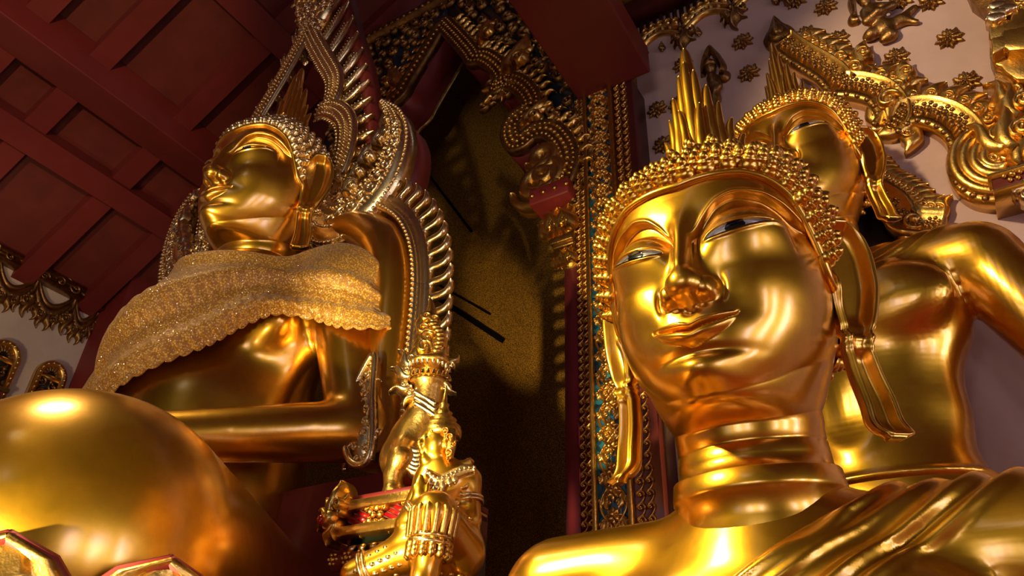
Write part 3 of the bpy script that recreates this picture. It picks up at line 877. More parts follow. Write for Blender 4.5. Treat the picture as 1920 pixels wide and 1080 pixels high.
# red soffit going back to the panel, with a gilded back edge
mb = MB()
innr = offset(AR, -w); innl = mirror(innr, u_ax); path = np.concatenate([innl[::-1], innr[1:]])
V = np.concatenate([NICHE.P(np.c_[path, np.full(len(path), -.02)]), NICHE.P(np.c_[path, np.full(len(path), -.55)])]); n = len(path)
mb.add(V, [(i, i + 1, n + i + 1, n + i) for i in range(n - 1)])
o = put(mb, 'soffit', RED, arch); md = o.modifiers.new('thickness', 'SOLIDIFY'); md.thickness = .03; md.offset = 1
mb = MB(); tube(mb, NICHE.P(np.c_[path, np.full(len(path), -.55)]), .035, 6); put(mb, 'back_moulding', GOLD_DARK, arch)
# flame leaves along the outer edge: small ones all round, tall ones at the cusps
mb_small = MB(); Q = resample(offset(AR, w), 46)
for i, q in enumerate(Q[1:-4]):
    d = Q[i + 2] - Q[i]; a = math.atan2(d[1], d[0]) + PI / 2
    kranok(mb_small, NICHE, q, a - .5, .20, -1, n_off=.03, bud=False)
put(mb_small, 'leaf_border', GOLD_ORN, arch); mb_small = MB()
QL = mirror(Q, u_ax)
for i, q in enumerate(QL[1:30]):
    d = QL[i + 2] - QL[i]; a = math.atan2(d[1], d[0]) - PI / 2
    kranok(mb_small, NICHE, q, a + .5, .20, 1, n_off=.03, bud=False)
put(mb_small, 'leaf_border', GOLD_ORN, arch)
for P, s in ((zz([(600, 290), (640, 200), (668, 140)]), 1), (zz([(660, 480), (720, 430), (742, 370)]), 1), (zz([(500, 170), (510, 120), (520, 80)]), 1), (zz([(770, 480), (790, 440), (775, 430)]), 1)):
    U = px(NICHE, P); d = U[-1] - U[0]; L_ = np.linalg.norm(d); a = math.atan2(d[1], d[0])
    for mir in (0, 1):
        mb = MB(); b = U[0].copy(); aa = a; sd = 1
        if mir: b[0] = 2 * u_ax - b[0]; aa = PI - a; sd = -1
        for k, (da, sc) in enumerate(((0, 1.0), (-.35, .62), (.4, .55), (-.7, .45))):
            kranok(mb, NICHE, b + np.array([math.cos(aa), math.sin(aa)]) * .08 * k, aa + da * sd, L_ * sc, sd, n_off=.05)
        put(mb, 'flame_leaf', GOLD_ORN, arch)
# great curled end of the arch above the capital
for mir in (0, 1):
    mb = MB()
    for c, r in (((700, 700), .34), ((722, 600), .22), ((735, 655), .26)):
        c2 = px(NICHE, zz([c]))[0]
        if mir: c2[0] = 2 * u_ax - c2[0]
        sd = -1 if mir else 1
        leaf(mb, NICHE, spiral(c2, r, .05, 0 if mir else PI, (0 if mir else PI) + sd * 3.2 * PI, 30), np.array([.04, .09, .10, .08, .05]), .10, thick=.1)
    put(mb, 'scroll_end', GOLD_ORN, arch)
# spandrel ground and its carved clouds
t1, t2 = px(NICHE, [(690, 80), (880, 0)])
top = max(t1[1], t2[1])
sp_r = np.concatenate([AR, [[px(NICHE, [(1083, 360)])[0][0], AR[-1, 1]], [px(NICHE, [(1083, 360)])[0][0], 12.0], [u_ax, 12.0]]])
mb = MB(); prism(mb, NICHE, sp_r, -.25, -.03); prism(mb, NICHE, mirror(sp_r, u_ax)[::-1], -.25, -.03)
put(mb, 'spandrel_ground', BLUEBLACK, arch)
mb = MB(); poly = np.concatenate([offset(AR, .34), [[-2.95, AR[-1, 1]], [-2.95, 11.9], [u_ax, 11.9]]])
scrollwork(mb, NICHE, poly, .24, .07, n_off=-.03, seed=3)
put(mb, 'spandrel_carving', GOLD_DARK, arch); mb = MB()
scrollwork(mb, NICHE, mirror(poly, u_ax), .24, .07, n_off=-.03, seed=4)
put(mb, 'spandrel_carving', GOLD_DARK, arch)
mb = MB(); L_ = np.array([[u_ax - 3.2, 11.95], [-2.9, 11.95]]); band(mb, NICHE, np.linspace(L_[0], L_[1], 8), [(-.06, -.2), (-.06, .1), (.06, .1), (.06, -.2)])
beads(mb, NICHE, L_, .12, .045, .1); put(mb, 'top_moulding', GOLD_DARK, arch)

# ------------------------------------------------------------------ mosaic pilaster
BLUE = mat('blue_glass_mosaic', (.010, .05, .09), rough=.2, coat=.6)
def mosaic(m):
    nt = m.node_tree; L = nt.links; b = nt.nodes['Principled BSDF']; tc = nt.nodes.new('ShaderNodeTexCoord')
    v = nt.nodes.new('ShaderNodeTexVoronoi'); v.inputs['Scale'].default_value = 26; L.new(tc.outputs['Object'], v.inputs['Vector'])
    cr = nt.nodes.new('ShaderNodeValToRGB'); e = cr.color_ramp.elements
    e[0].position = .0; e[0].color = (.004, .012, .03, 1); e[1].position = 1; e[1].color = (.03, .22, .30, 1); x = e.new(.5); x.color = (.012, .10, .17, 1)
    sp = nt.nodes.new('ShaderNodeSeparateColor'); L.new(v.outputs['Color'], sp.inputs['Color']); L.new(sp.outputs[0], cr.inputs['Fac']); L.new(cr.outputs['Color'], b.inputs['Base Color'])
    mr = nt.nodes.new('ShaderNodeMapRange'); mr.inputs['To Min'].default_value = .08; mr.inputs['To Max'].default_value = .45; L.new(sp.outputs[1], mr.inputs['Value']); L.new(mr.outputs['Result'], b.inputs['Roughness'])
mosaic(BLUE)
PU = [NICHE.uv(x, 640)[0] for x in (1058, 1082, 1107, 1114, 1166, 1174, 1207, 1218)]
zt = z0 + .05
pil = empty('pilaster', NICHE.P((PU[3], 0))[0], 'tall pilaster of blue glass mosaic under gilded lattice, between the dark niche and plaster wall', 'pillar')
mb = MB(); box(mb, NICHE, PU[1], PU[7] + .01, 0, zt, -.40, -.02); put(mb, 'shaft', RED_DARK, pil)
mb = MB(); box(mb, NICHE, PU[3], PU[4], .5, zt, -.02, .0); put(mb, 'mosaic_panel', BLUE, pil)
mb = MB()
for a, b in ((PU[2], PU[3]), (PU[4], PU[5])): box(mb, NICHE, a, b, .5, zt, -.03, .06)
o = put(mb, 'moulding', GOLD_ORN, pil); bevel(o, .01)
def coil_strip(u, r, step):
    mb = MB(); z = 2.6
    while z < zt - .02:
        leaf(mb, NICHE, spiral((u, z), r, r * .25, -.6, 1.9 * PI, 12), np.array([.32, .38, .30, .2]) * r, .03, n_off=-.02, thick=.01, nseg=5)
        ball(mb, NICHE.P((u, z, .012))[0], r * .33)
        leaf(mb, NICHE, bez((u - r, z + .2 * r), (u - r * .4, z + 1.1 * r), (u + .6 * r, z + .6 * r), (u + r, z + step - .3 * r), 8), np.array([.10, .3, .25, .1]) * r, .03, n_off=-.02, thick=.01, nseg=5)
        z += step
    put(mb, 'coil_border', GOLD_ORN, pil)
wd = (PU[2] - PU[1])
coil_strip(PU[1] + wd * .30, wd * .24, wd * .60); coil_strip(PU[1] + wd * .76, wd * .22, wd * .60)
w2 = PU[6] - PU[5]; coil_strip(PU[5] + w2 * .28, w2 * .22, w2 * .62); coil_strip(PU[5] + w2 * .78, w2 * .2, w2 * .62)
mb = MB(); c = .5 * (PU[3] + PU[4]); hw = .5 * (PU[4] - PU[3]) * .92; per = hw * 3.0
z = np.arange(2.4, zt - .02, per / 16)
for ph in (0, PI):
    uu = c + hw * .92 * np.cos(2 * PI * z / per / 2 * 2 * .5 + ph)
    leaf(mb, NICHE, np.stack([uu, z], 1), [.013, .013], .022, thick=.02, nseg=5)
put(mb, 'lattice', GOLD_ORN, pil)
mb = MB(); k = 0; zc = per * math.floor(2.4 / per)
while zc < zt - per * .4:
    zc += per / 2; k += 1
    if zc < 2.4: continue
    x0 = per / 4
    # flower where the bands cross, sprays either side of it
    cz = zc + per / 4
    if cz < zt - .1:
        for q in range(4):
            a = PI / 4 + q * PI / 2
            leaf(mb, NICHE, np.array([[c, cz], [c + .035 * math.cos(a), cz + .035 * math.sin(a)], [c + .07 * math.cos(a), cz + .07 * math.sin(a)]]), [.01, .03, .004], .03, n_off=.02, thick=.03, nseg=5)
            a = q * PI / 2
            leaf(mb, NICHE, np.array([[c, cz], [c + .04 * math.cos(a), cz + .04 * math.sin(a)], [c + .08 * math.cos(a), cz + .08 * math.sin(a)]]), [.008, .02, .004], .025, n_off=.015, thick=.03, nseg=5)
        ball(mb, NICHE.P((c, cz, .06))[0], .028)
    for sd in (-1, 1):
        b = (c + sd * .04, zc - .03)
        kranok(mb, NICHE, b, PI / 2 - sd * .5, .13, -sd, n_off=0, thick=.01)
        b = (c + sd * hw * .95, zc + per / 4 - .10)
        kranok(mb, NICHE, b, PI / 2 + sd * .55, .12, sd, n_off=0, thick=.01)
        leaf(mb, NICHE, spiral((c + sd * .08, zc + .05), .035, .010, PI / 2 - sd * PI / 2, PI / 2 - sd * PI / 2 + sd * 2.4 * PI, 14), [.007, .012, .010, .008], .02, thick=.01, nseg=5)
put(mb, 'foliage', GOLD_ORN, pil)

# ------------------------------------------------------------------ red jamb with its gilded capital
jamb = empty('niche_column', NICHE.P((PU[0], 0))[0], 'narrow red column carrying a tiered gilded capital at the niche edge', 'column')
zc0 = NICHE.uv(1060, 505)[1]
mb = MB(); box(mb, NICHE, PU[0], PU[1], 0, zc0, -.35, -.01); put(mb, 'shaft', mat('crimson_column_paint', (.20, .018, .022), rough=.5, nscale=3, col2=(.16, .014, .016)), jamb)
cp = px(NICHE, [(1005, 372), (1012, 398), (1020, 405), (1034, 450), (1040, 468), (1036, 478), (1048, 505)])
ur = PU[1] + .0
mb = MB(); box(mb, NICHE, cp[0, 0], ur, cp[1, 1], cp[0, 1], -.35, .16); o = put(mb, 'top_plate', RED, jamb); bevel(o, .02)
mb = MB(); beads(mb, NICHE, [[cp[0, 0] + .05, .5 * (cp[0, 1] + cp[1, 1])], [ur - .02, .5 * (cp[0, 1] + cp[1, 1])]], .09, .032, .17); put(mb, 'stud_row', GOLD_ORN, jamb)
def tier(za, zb, ua, ub):
    mb = MB(); prism(mb, NICHE, [(ua, za), (ur, za), (ur, zb), (ub, zb)], -.3, .02)
    m = 4
    for k in range(m):
        u = ua + (ur - ua) * (k + .5) / m * .98
        kranok(mb, NICHE, (u, za + .02), PI / 2 + .12, (zb - za) * 1.02, -1 if k % 2 else 1, n_off=.02, h=.5)
        kranok(mb, NICHE, (u - .05, za + .0), PI / 2 + .5, (zb - za) * .7, 1, n_off=.05, h=.5, bud=False)
    put(mb, 'leaf_tier', GOLD_ORN, jamb)
tier(cp[3, 1], cp[2, 1], cp[3, 0], cp[2, 0]); 
mb = MB()
for k in range(3):
    z = cp[4, 1] + (cp[3, 1] - cp[4, 1]) * k / 3; box(mb, NICHE, cp[4, 0] - .02 * (k % 2) , ur, z - .03, z + .05, -.32, .05 + .03 * (k % 2))
o = put(mb, 'ring_mouldings', GOLD_DARK, jamb); bevel(o, .012)
tier(zc0 + .02, cp[5, 1], PU[0] - .02, cp[5, 0])
# ------------------------------------------------------------------ flame-shaped throne back round the shawled statue
_az = AZ; A2 = np.array([math.sin(_az), math.cos(_az), 0]); B2 = np.array([-math.cos(_az), math.sin(_az), 0])
THR = Frame(A2 * (np.array([-2.47, 5.75, 0]) @ A2 + .38), -B2, Z)
CRIM = mat('crimson_throne_back', (.20, .022, .012), rough=.5, nscale=3, col2=(.15, .015, .01))
def z2(L): return [(320 + x / 2.25, y / 2.25) for x, y in L]
def z3(L): return [(480 + x / 4.91, y / 4.91) for x, y in L]
def z4(L): return [(580 + x / 3.7227, 180 + y / 3.7227) for x, y in L]
def z6(L): return [(640 + x / 3.373, 380 + y / 3.375) for x, y in L]
T = lambda L, n=0.0: px(THR, L, n)
ax_u = T([(579, 60)])[0][0]
thr = empty('flame_throne', THR.P((ax_u, 3.2))[0], 'gilded flame-shaped throne back with feathered fins rising round the shawled statue', 'throne')
_kf = pch([3.0, 5.2, 6.3, 7.4, 8.6, 9.6, 11.0], [.48, .52, .66, .76, .62, .48, .42])
def far_half(P):
    P = np.array(P, float); P[:, 0] = ax_u - (P[:, 0] - ax_u) * _kf(P[:, 1]); return P
def both(fn, name, m, mirror_too=True, parent=None, bv=None):
    """the near half and its mirror image, each a part of its own"""
    res = []
    for mir in ((0, 1) if mirror_too else (0,)):
        mb = MB(); f = far_half if mir else (lambda P: np.asarray(P, float))
        fn(mb, f, -1 if mir else 1)
        res.append(put(mb, name, m, parent or thr))
        if bv: bevel(res[-1], bv)
    return res
# inner pointed arch, then the shoulder arch and its swelling foot
b1 = catmull(T(z3([(482, 225), (560, 395), (650, 555), (728, 690), (742, 780), (730, 880), (690, 975)])), 8)
b2 = catmull(T(z4([(75, 118), (130, 98), (190, 108), (245, 150), (272, 220), (270, 330), (245, 440), (205, 545), (150, 640), (120, 740), (130, 850), (190, 910)])), 8)
def bandpart(P, w):
    def fn(mb, f, s):
        q = f(P)
        band(mb, THR, q, [(-w, .0), (-w, .02), (-w * .78, .06), (-w * .5, .035), (w * .0, .06), (w * .5, .035), (w * .78, .06), (w, .02), (w, .0)])
        beads(mb, THR, offset(q, w * .52), .055, .020, .055); beads(mb, THR, offset(q, -w * .52), .055, .020, .055)
        beads(mb, THR, offset(q, -w * 1.08), .06, .024, .03); beads(mb, THR, q, .045, .017, .065)
    return fn
both(bandpart(b1, .125), 'inner_arch', GOLD_PALE)
both(bandpart(b2, .135), 'shoulder_arch', GOLD_PALE)
# filigree foot
footp = T(z4([(110, 640), (200, 590), (265, 520), (235, 760), (200, 860), (110, 800), (80, 740)]))
both(lambda mb, f, s: (prism(mb, THR, f(footp)[::s], -.1, .04), scrollwork(mb, THR, f(footp), .16, .03, n_off=.04, seed=5)), 'filigree_foot', GOLD_PALE)
# feathers: slanting fins along the outside of the arch
def feathers(mb, f, s, k=None):
    return
basep = np.concatenate([T([(585, 8), (592, 45)]), offset(b1, -.14)[10:44], offset(b2, -.15)[28:66]])
tipp = T([(640, -42), (648, -8), (656, 22), (665, 52), (674, 82), (681, 112), (686, 142), (690, 174), (693, 206), (695, 238), (694, 268), (690, 298), (682, 326)])
bp = resample(basep, len(tipp))
fb = T([(588, 40), (600, 66), (611, 90), (622, 112), (631, 134), (636, 158), (637, 182), (640, 206), (652, 228), (659, 254), (658, 282), (650, 308), (640, 334)])
for i in range(len(tipp)):
    p, q = fb[i], tipp[i]; d = q - p; L_ = np.linalg.norm(d); nrm = np.array([-d[1], d[0]]) / L_
    def fn(mb, f, s, p=p, d=d, L_=L_):
        if s < 0: p = f([p])[0]; d = np.array([-d[0] * .8, d[1]])
        nrm = np.array([-d[1], d[0]]) * s / L_
        Pm = bez(p - d * .5, p + d * .1 - nrm * .09 * L_, p + d * .65 - nrm * .11 * L_, p + d, 18); w = .064
        leaf(mb, THR, Pm, np.array([.6, .85, 1.0, .95, .7, .35, .02]) * w, .03, thick=.05, nseg=7, ridge=.3, n_off=-.05)
        for o_ in (-.45, .45):
            Q = offset(Pm, o_ * w * 1.1)[1:-4]; beads(mb, THR, Q, .04, .012, -.02)
    both(fn, 'feather_fin', GOLD_PALE)
# filigree apex
apx = T([(575, 58), (560, 20), (566, -40), (600, -120), (632, -60), (640, -20), (600, 60)])
both(lambda mb, f, s: (prism(mb, THR, f(apx)[::s], -.1, .03), scrollwork(mb, THR, f(apx), .17, .035, n_off=.03, seed=8)), 'apex_panel', GOLD_PALE, mirror_too=True)
# tail sweeping up and outward, with curls on its inner edge
tail = catmull(T(z4([(90, 800), (140, 880), (230, 880), (340, 800), (450, 700), (540, 580), (600, 450), (632, 330), (630, 220), (600, 140), (545, 75)])), 8)
tw = np.array([.16, .26, .27, .26, .23, .20, .17, .14, .11, .08, .03])
def tailfn(mb, f, s):
    q = f(tail); leaf(mb, THR, q, tw, .10, thick=.1, nseg=9)
    wi = np.interp(np.linspace(0, 1, len(tail)), np.linspace(0, 1, 11), tw)
    T_ = np.gradient(q, axis=0); T_ /= np.linalg.norm(T_, axis=1, keepdims=True); N_ = np.stack([-T_[:, 1], T_[:, 0]], 1)
    for c, r, st in ((.93, .026, .06), (-.93, .022, .055), (.45, .018, .045), (-.35, .018, .045), (0.1, .018, .05)):
        beads(mb, THR, q + N_ * (wi * c)[:, None], st, r, .06 if abs(c) > .9 else .10)
    for i in range(14, len(q) - 14, 5):
        sd = 1 if i % 2 else -1
        leaf(mb, THR, spiral(q[i], wi[i] * .42, .02, 0, sd * 2.3 * PI, 14), np.array([.018, .03, .028, .02]), .03, n_off=.08, thick=.02, nseg=5)
both(tailfn, 'tail_scroll', GOLD_PALE)
curl_px = z4([(545, 100), (560, 255), (555, 345), (500, 400), (410, 530), (345, 620), (300, 720)])
for j, p in enumerate(T(curl_px)):
    a_ = (2.9, 2.7, 2.6, 2.4, 2.25, 2.2, 2.3)[j]; sc = (.18, .28, .28, .33, .36, .30, .30)[j]
    both(lambda mb, f, s, p=p, a_=a_, sc=sc: kranok(mb, THR, f([p])[0], a_ - .9 if s > 0 else PI - a_ + .9, sc, s, n_off=.04, thick=.06, h=.5), 'curl_fin', GOLD_PALE)
# crimson back board behind the tail
back = T(z4([(660, 180), (700, 290), (690, 470), (640, 640), (540, 760), (420, 850), (300, 880), (200, 900), (230, 800), (420, 640), (560, 450), (610, 250)]))
bt = catmull(T(z4([(250, 860), (420, 740), (560, 580), (628, 440), (655, 300), (640, 200)])), 8)
both(lambda mb, f, s: band(mb, THR, f(bt), [(-.14, -.42), (-.14, -.1), (.14, -.1), (.14, -.42)], scale=np.linspace(1, .5, len(bt))), 'back_board', CRIM)
ft = catmull(np.concatenate([tipp[::-1]]), 6)
both(lambda mb, f, s: band(mb, THR, offset(f(ft), -s * -.10), [(-.05, -.34), (-.05, -.1), (.05, -.1), (.05, -.34)]), 'fin_board', CRIM)
# the rounded post that bends in at the shoulder
post = catmull(T(z6([(-40, 150), (60, 150), (150, 172), (235, 230), (285, 310), (312, 420), (318, 560), (308, 720), (290, 880), (275, 1010), (262, 1120), (250, 1250), (238, 1420), (228, 1640)])), 8)
def postfn(mb, f, s):
    q = f(post); n = len(q); r = np.interp(np.linspace(0, 1, n), [0, .1, .25, .5, 1], [.13, .17, .215, .215, .19])
    tube(mb, THR.P(np.c_[q, np.full(n, -.03)]), r, 16)
both(postfn, 'post', GOLD)
def rims(mb, f, s):
    q = f(post); n = len(q); 
    for o_, rr in ((.26, .035), (.30, .02), (-.235, .022), (-.285, .028)):
        P = offset(q, s * o_); P = P[4:] if o_ < 0 else P
        tube(mb, THR.P(np.c_[P, np.full(len(P), .02)]), rr, 6)
    beads(mb, THR, offset(q, -s * -.26)[6:], .05, .02, .06); beads(mb, THR, offset(q, s * -.26)[2:], .05, .02, .06)
both(rims, 'post_rim', GOLD_PALE)
# rail outside the post with its comb of wavy flames
rail = offset(post, .335)
def railfn(mb, f, s):
    q = f(rail)[14:]; band(mb, THR, q, [(-.06, -.06), (-.06, .02), (.06, .02), (.06, -.06)])
both(railfn, 'flame_rail', GOLD_PALE)
rq = resample(offset(post, .36)[14:], 20)
for i in range(1, 18):
    d = rq[i + 1] - rq[i - 1]; a_ = math.atan2(d[1], d[0])
    def fn(mb, f, s, i=i, a_=a_):
        aa = a_ + PI / 2 + .55; aa = aa if s > 0 else PI - aa
        wave_fin(mb, THR, f([rq[i]])[0], aa, .27, s, h=.06, thick=.05)
    both(fn, 'flame_fin', GOLD_PALE)
# teardrop panel at the post's foot
tear = catmull(T([(742, 690), (716, 730), (697, 780), (688, 830), (696, 875), (715, 893), (735, 880), (742, 830), (740, 760)]), 6, closed=True)
def tearfn(mb, f, s):
    P = f(tear)[::s]; prism(mb, THR, P, .19, .24); tube(mb, THR.P(np.c_[P, np.full(len(P), .25)]), .028, 6, closed=True)
    scrollwork(mb, THR, P * .92 + P.mean(0) * .08, .088, .022, n_off=.24, seed=11)
both(tearfn, 'teardrop_panel', GOLD_PALE)
# base slab behind
bb = T([(700, 900)])[0]
mb = MB(); box(mb, THR, 2 * ax_u - bb[0] - .3, bb[0] + .3, 0, bb[1], -.4, .1); put(mb, 'base', CRIM, thr)

# ------------------------------------------------------------------ naga-lion, its plinth, kneeling figure, all beside the throne
class Pl:                              # an upright working plane square to the viewer
    pass
FIG = Frame((0, 4.0, 0), (1, 0, 0), Z)
def P3(x, y, n=0.0): u, v = FIG.uv(x, y, n); return np.array([u, v, n])
def zf(x, y): return (580 + x / 2.0, 540 + y / 2.0)
def g3(L): return [P3(*zf(x, y), n) for x, y, n in L]
def sdf_obj(fn, pts, pad, h, smooth=1):
    pts = np.array(pts); V, Q = surface(fn, pts.min(0) - pad, pts.max(0) + pad, h, smooth)
    return FIG.P(V), Q
lion = empty('naga_lion', FIG.P(P3(*zf(330, 770), -.1)[None])[0], 'gilded naga-lion with open fanged jaws and tall flame crest beside the throne post', 'statue')
KN = -.15
pb = np.array(g3([(430, 690, KN - .12), (360, 640, KN - .1), (395, 560, KN - .05), (430, 480, KN), (445, 410, KN + .02), (450, 360, KN + .04)]))
rb = [.13, .14, .13, .10, .085, .095]
leg = np.array(g3([(365, 600, KN + .02), (345, 640, KN + .10), (315, 700, KN + .10), (312, 770, KN + .10)])); rl = [.085, .075, .05, .055]
skull = np.array(g3([(435, 270, KN)]))[0]
def lion_fn(X):
    d = cap_sdf(X, pb[0], pb[1], rb[0], rb[1])
    for i in range(1, 5): d = smin(d, cap_sdf(X, pb[i], pb[i + 1], rb[i], rb[i + 1]), .05)
    for i in range(3): d = smin(d, cap_sdf(X, leg[i], leg[i + 1], rl[i], rl[i + 1]), .03)
    d = smin(d, ell_sdf(X, leg[3] + [.03, -.005, .02], (.09, .03, .06)), .02)
    d = smin(d, ell_sdf(X, skull, (.10, .10, .10)), .05)
    for (x, y, n_), r in (((450, 284, .06), (.135, .042, .11)), ((482, 268, .10), (.06, .045, .06)), ((445, 356, .05), (.12, .03, .10)), ((395, 320, .0), (.05, .11, .06))): d = smin(d, ell_sdf(X, P3(*zf(x, y), KN + n_), r), .02)
    return d
mb = MB(); v, q = sdf_obj(lion_fn, np.concatenate([pb, leg, skull[None] + [[.2, 0, .15]]]), .2, .016); mb.add(v, q); put(mb, 'body', GOLD_ORN, lion)
mb = MB()
for k in range(13):
    t_ = PI * k / 12; big = k in (2, 10)
    for up_, cy, ry in ((0, 296, .042), (1, 346, .03)):
        c_ = P3(*zf(449, cy), KN + .055); c_ = c_ + [-.125 * math.cos(t_), 0, .10 * math.sin(t_)]; L_ = (.055 if big else .032) * (-1 if not up_ else 1)
        tube(mb, FIG.P(np.array([c_, c_ + [0, L_ * .5, .003], c_ + [0, L_, 0]])), [.013, .010, .002], 6)
put(mb, 'fangs', GOLD_PALE, lion)
mb = MB(); c = P3(*zf(450, 320), KN + .0); ball(mb, FIG.P(c[None])[0], (.115, .10, .075), hi=True, axes=np.stack([FIG.u, FIG.v, FIG.n])); put(mb, 'mouth_lining', CRIM, lion)
mb = MB()
for (x, y) in ((418, 262), (462, 256)): ball(mb, FIG.P(P3(*zf(x, y), KN + .10)[None])[0], .024, hi=True)
put(mb, 'eye', BLACK_EYE, lion)
Fl = FIG.off(KN + .06)
def fk(x, y): return Fl.uv(*zf(x, y))
crest = [((455, 250), (450, 30), .085), ((430, 245), (418, 150), .06), ((485, 250), (470, 110), .06), ((425, 150), (432, 85), .045), ((470, 130), (468, 100), .03), ((410, 270), (395, 205), .05), ((500, 265), (512, 215), .04)]
mb = MB()
for a_, b_, wd_ in crest:
    p, q = np.array(fk(*a_)), np.array(fk(*b_)); d = q - p; nrm = np.array([-d[1], d[0]])
    leaf(mb, Fl, bez(p, p + d * .3 + nrm * .12, p + d * .65 - nrm * .10, q, 16), np.array([.8, 1, .9, .6, .3, .03]) * wd_, .04, thick=.05, ridge=.3)
for x, y, r in ((440, 200, .05), (428, 165, .04), (462, 165, .035), (440, 120, .03), (470, 130, .03), (432, 232, .05), (478, 235, .04)):
    leaf(mb, Fl, spiral(fk(x, y), r, .01, 0, 2.4 * PI, 14), [.010, .017, .015, .01], .03, n_off=.03, thick=.03, nseg=5)
P = catmull([fk(470, 265), fk(490, 220), fk(488, 180), fk(465, 150)], 6); leaf(mb, Fl, P, [.03, .045, .04, .02], .04, n_off=.02, thick=.05)
for q in resample(P, 9): ball(mb, Fl.P((q[0], q[1], .06))[0], (.035, .012, .02))
put(mb, 'flame_crest', GOLD_ORN, lion)
mb = MB()
for k, (y0, y1) in enumerate(((410, 425), (430, 447), (452, 470))):
    P = catmull([Fl.uv(*zf(395, y0 - 12)), Fl.uv(*zf(440, y0 + 14)), Fl.uv(*zf(478, y1 + 22))], 6); leaf(mb, Fl, P, [.02, .025, .02], .035, n_off=.02, thick=.08)
for k in range(6):
    y = 610 + 16 * k; P = catmull([Fl.uv(*zf(368, y)), Fl.uv(*zf(405, y + 16)), Fl.uv(*zf(445, y + 4))], 6); leaf(mb, Fl, P, [.012, .028, .012], .03, n_off=.05, thick=.06)
for (x, y, a_, s_) in ((385, 300, 2.2, .16), (380, 340, 2.6, .15), (385, 375, 3.3, .14), (510, 300, .8, .12), (460, 375, -1.5, .14), (405, 385, -2.2, .13), (500, 360, -.6, .1)):
    kranok(mb, Fl, Fl.uv(*zf(x, y)), a_, s_, 1, n_off=0, thick=.05, h=.5)
put(mb, 'collar', GOLD_PALE, lion)

# throne plinth with red glass: runs along the end wall's direction
PLF = Frame(A * 3.02, -B, Z)
seat = empty('throne_plinth', PLF.P((PLF.uv(690, 1000)))[0], 'plinth corner with red glass panels between gilded rails, under the naga-lion', 'pedestal')
k_ = lambda x, y: PLF.uv(*zf(x, y))
REDGEM = mat('red_mirror_glass', (.55, .012, .015), rough=.12, coat=.8, nscale=30, col2=(.30, .006, .01))
DARKGRN = mat('dark_green_lacquer', (.012, .02, .014), rough=.3)
ul = k_(150, 822)[0]; ur_ = k_(470, 790)[0]
zt_ = k_(150, 822)[1]; zb = k_(140, 925)[1]; hgt = zt_ - zb
r1 = .035
mb = MB(); box(mb, PLF, ul, ur_, zb, zt_, -.5, -.02); put(mb, 'core', RED_DARK, seat)
mb = MB(); box(mb, PLF, ul - .02, ur_, zt_ - r1, zt_ + .02, -.5, .05); o = put(mb, 'upper_rail', GOLD_ORN, seat); bevel(o, .008)
mb = MB(); box(mb, PLF, ul - .03, ur_, zt_ + .02, zt_ + .05, -.5, .02); put(mb, 'red_lip', RED, seat)
mb = MB(); box(mb, PLF, ul - .02, ur_, zb - .02, zb + r1, -.5, .05); o = put(mb, 'lower_rail', GOLD_ORN, seat); bevel(o, .008)
zc_ = .5 * (zt_ + zb)
for x in (190, 325, 460):
    u = k_(x, 870)[0]; mb = MB(); prism(mb, PLF, [(u - .09, zc_), (u, zb + r1), (u + .09, zc_), (u, zt_ - r1)], -.02, .01); g_ = put(mb, 'red_glass_lozenge', REDGEM, seat)
    mb = MB()
    for t_ in np.linspace(-.06, .06, 4):
        for a, b in (((u - .09 + .045 + t_ * .5, zc_ - hgt * .25 * 0 + (zt_ - r1 - zc_) * (.5 + t_ / .18 * .0)), (u + t_, zc_)),): pass
        band(mb, PLF, [(u - .045 + t_ * .5 - .0, zc_ + (zt_ - r1 - zc_) * .5 + t_ * .5), (u + .045 + t_ * .5, zc_ - (zt_ - r1 - zc_) * .5 + t_ * .5)], [(-.003, .008), (-.003, .016), (.003, .016), (.003, .008)])
    put(mb, 'leading', RED_DARK, g_)
for x in (255, 392, 530):
    u = k_(x, 850)[0]; mb = MB()
    for k in range(5):
        ball(mb, PLF.P((u + .04 * math.cos(k * 1.257), zc_ + .04 * math.sin(k * 1.257), .02))[0], .024)
    ball(mb, PLF.P((u, zc_, .03))[0], .02)
    for sx in (-1, 1):
        for sy in (-1, 1): kranok(mb, PLF, (u + sx * .02, zc_ + sy * .03), math.atan2(sy * .8, sx), .11, sx * sy, n_off=0, h=.5)
    put(mb, 'gilt_flower', GOLD_ORN, seat)
mb = MB(); uc = k_(112, 880)
for a_, s_ in ((PI / 2, .22), (PI / 2 + .6, .17), (PI / 2 - .5, .15), (PI + .3, .14), (-PI / 2 - .3, .15), (-PI / 2 + .1, .12), (PI * .85, .16)): kranok(mb, PLF, (uc[0] + .03, uc[1]), a_, s_, 1, n_off=.05, thick=.09, h=.6)
ball(mb, PLF.P((uc[0], uc[1], .06))[0], (.06, .08, .06), hi=True)
put(mb, 'corner_finial', GOLD_ORN, seat)
mb = MB(); ball(mb, PLF.P((uc[0] - .02, uc[1] - .01, .11))[0], .03, hi=True); put(mb, 'red_boss', REDGEM, seat)
z1_ = k_(165, 965)[1]; z2_ = k_(165, 985)[1]; z3_ = k_(120, 1010)[1]; z4_ = k_(120, 1040)[1]
mb = MB(); box(mb, PLF, ul + .02, ur_, z4_ - .5, zb, -.5, -.03); put(mb, 'dark_course', DARKGRN, seat)
mb = MB()
for k in range(9):
    u = ul + .05 + .075 * k; prism(mb, PLF, [(u - .032, z1_), (u, z2_ - .015), (u + .032, z1_)][::-1], -.03, .0)
put(mb, 'gilt_triangles', GOLD_PALE, seat)
mb = MB(); tube(mb, PLF.P(np.c_[np.linspace(ul - .06, ur_, 12), np.full(12, .5 * (z3_ + z4_)), np.full(12, -.02)]), .05, 10); t_ = put(mb, 'red_torus', RED, seat)
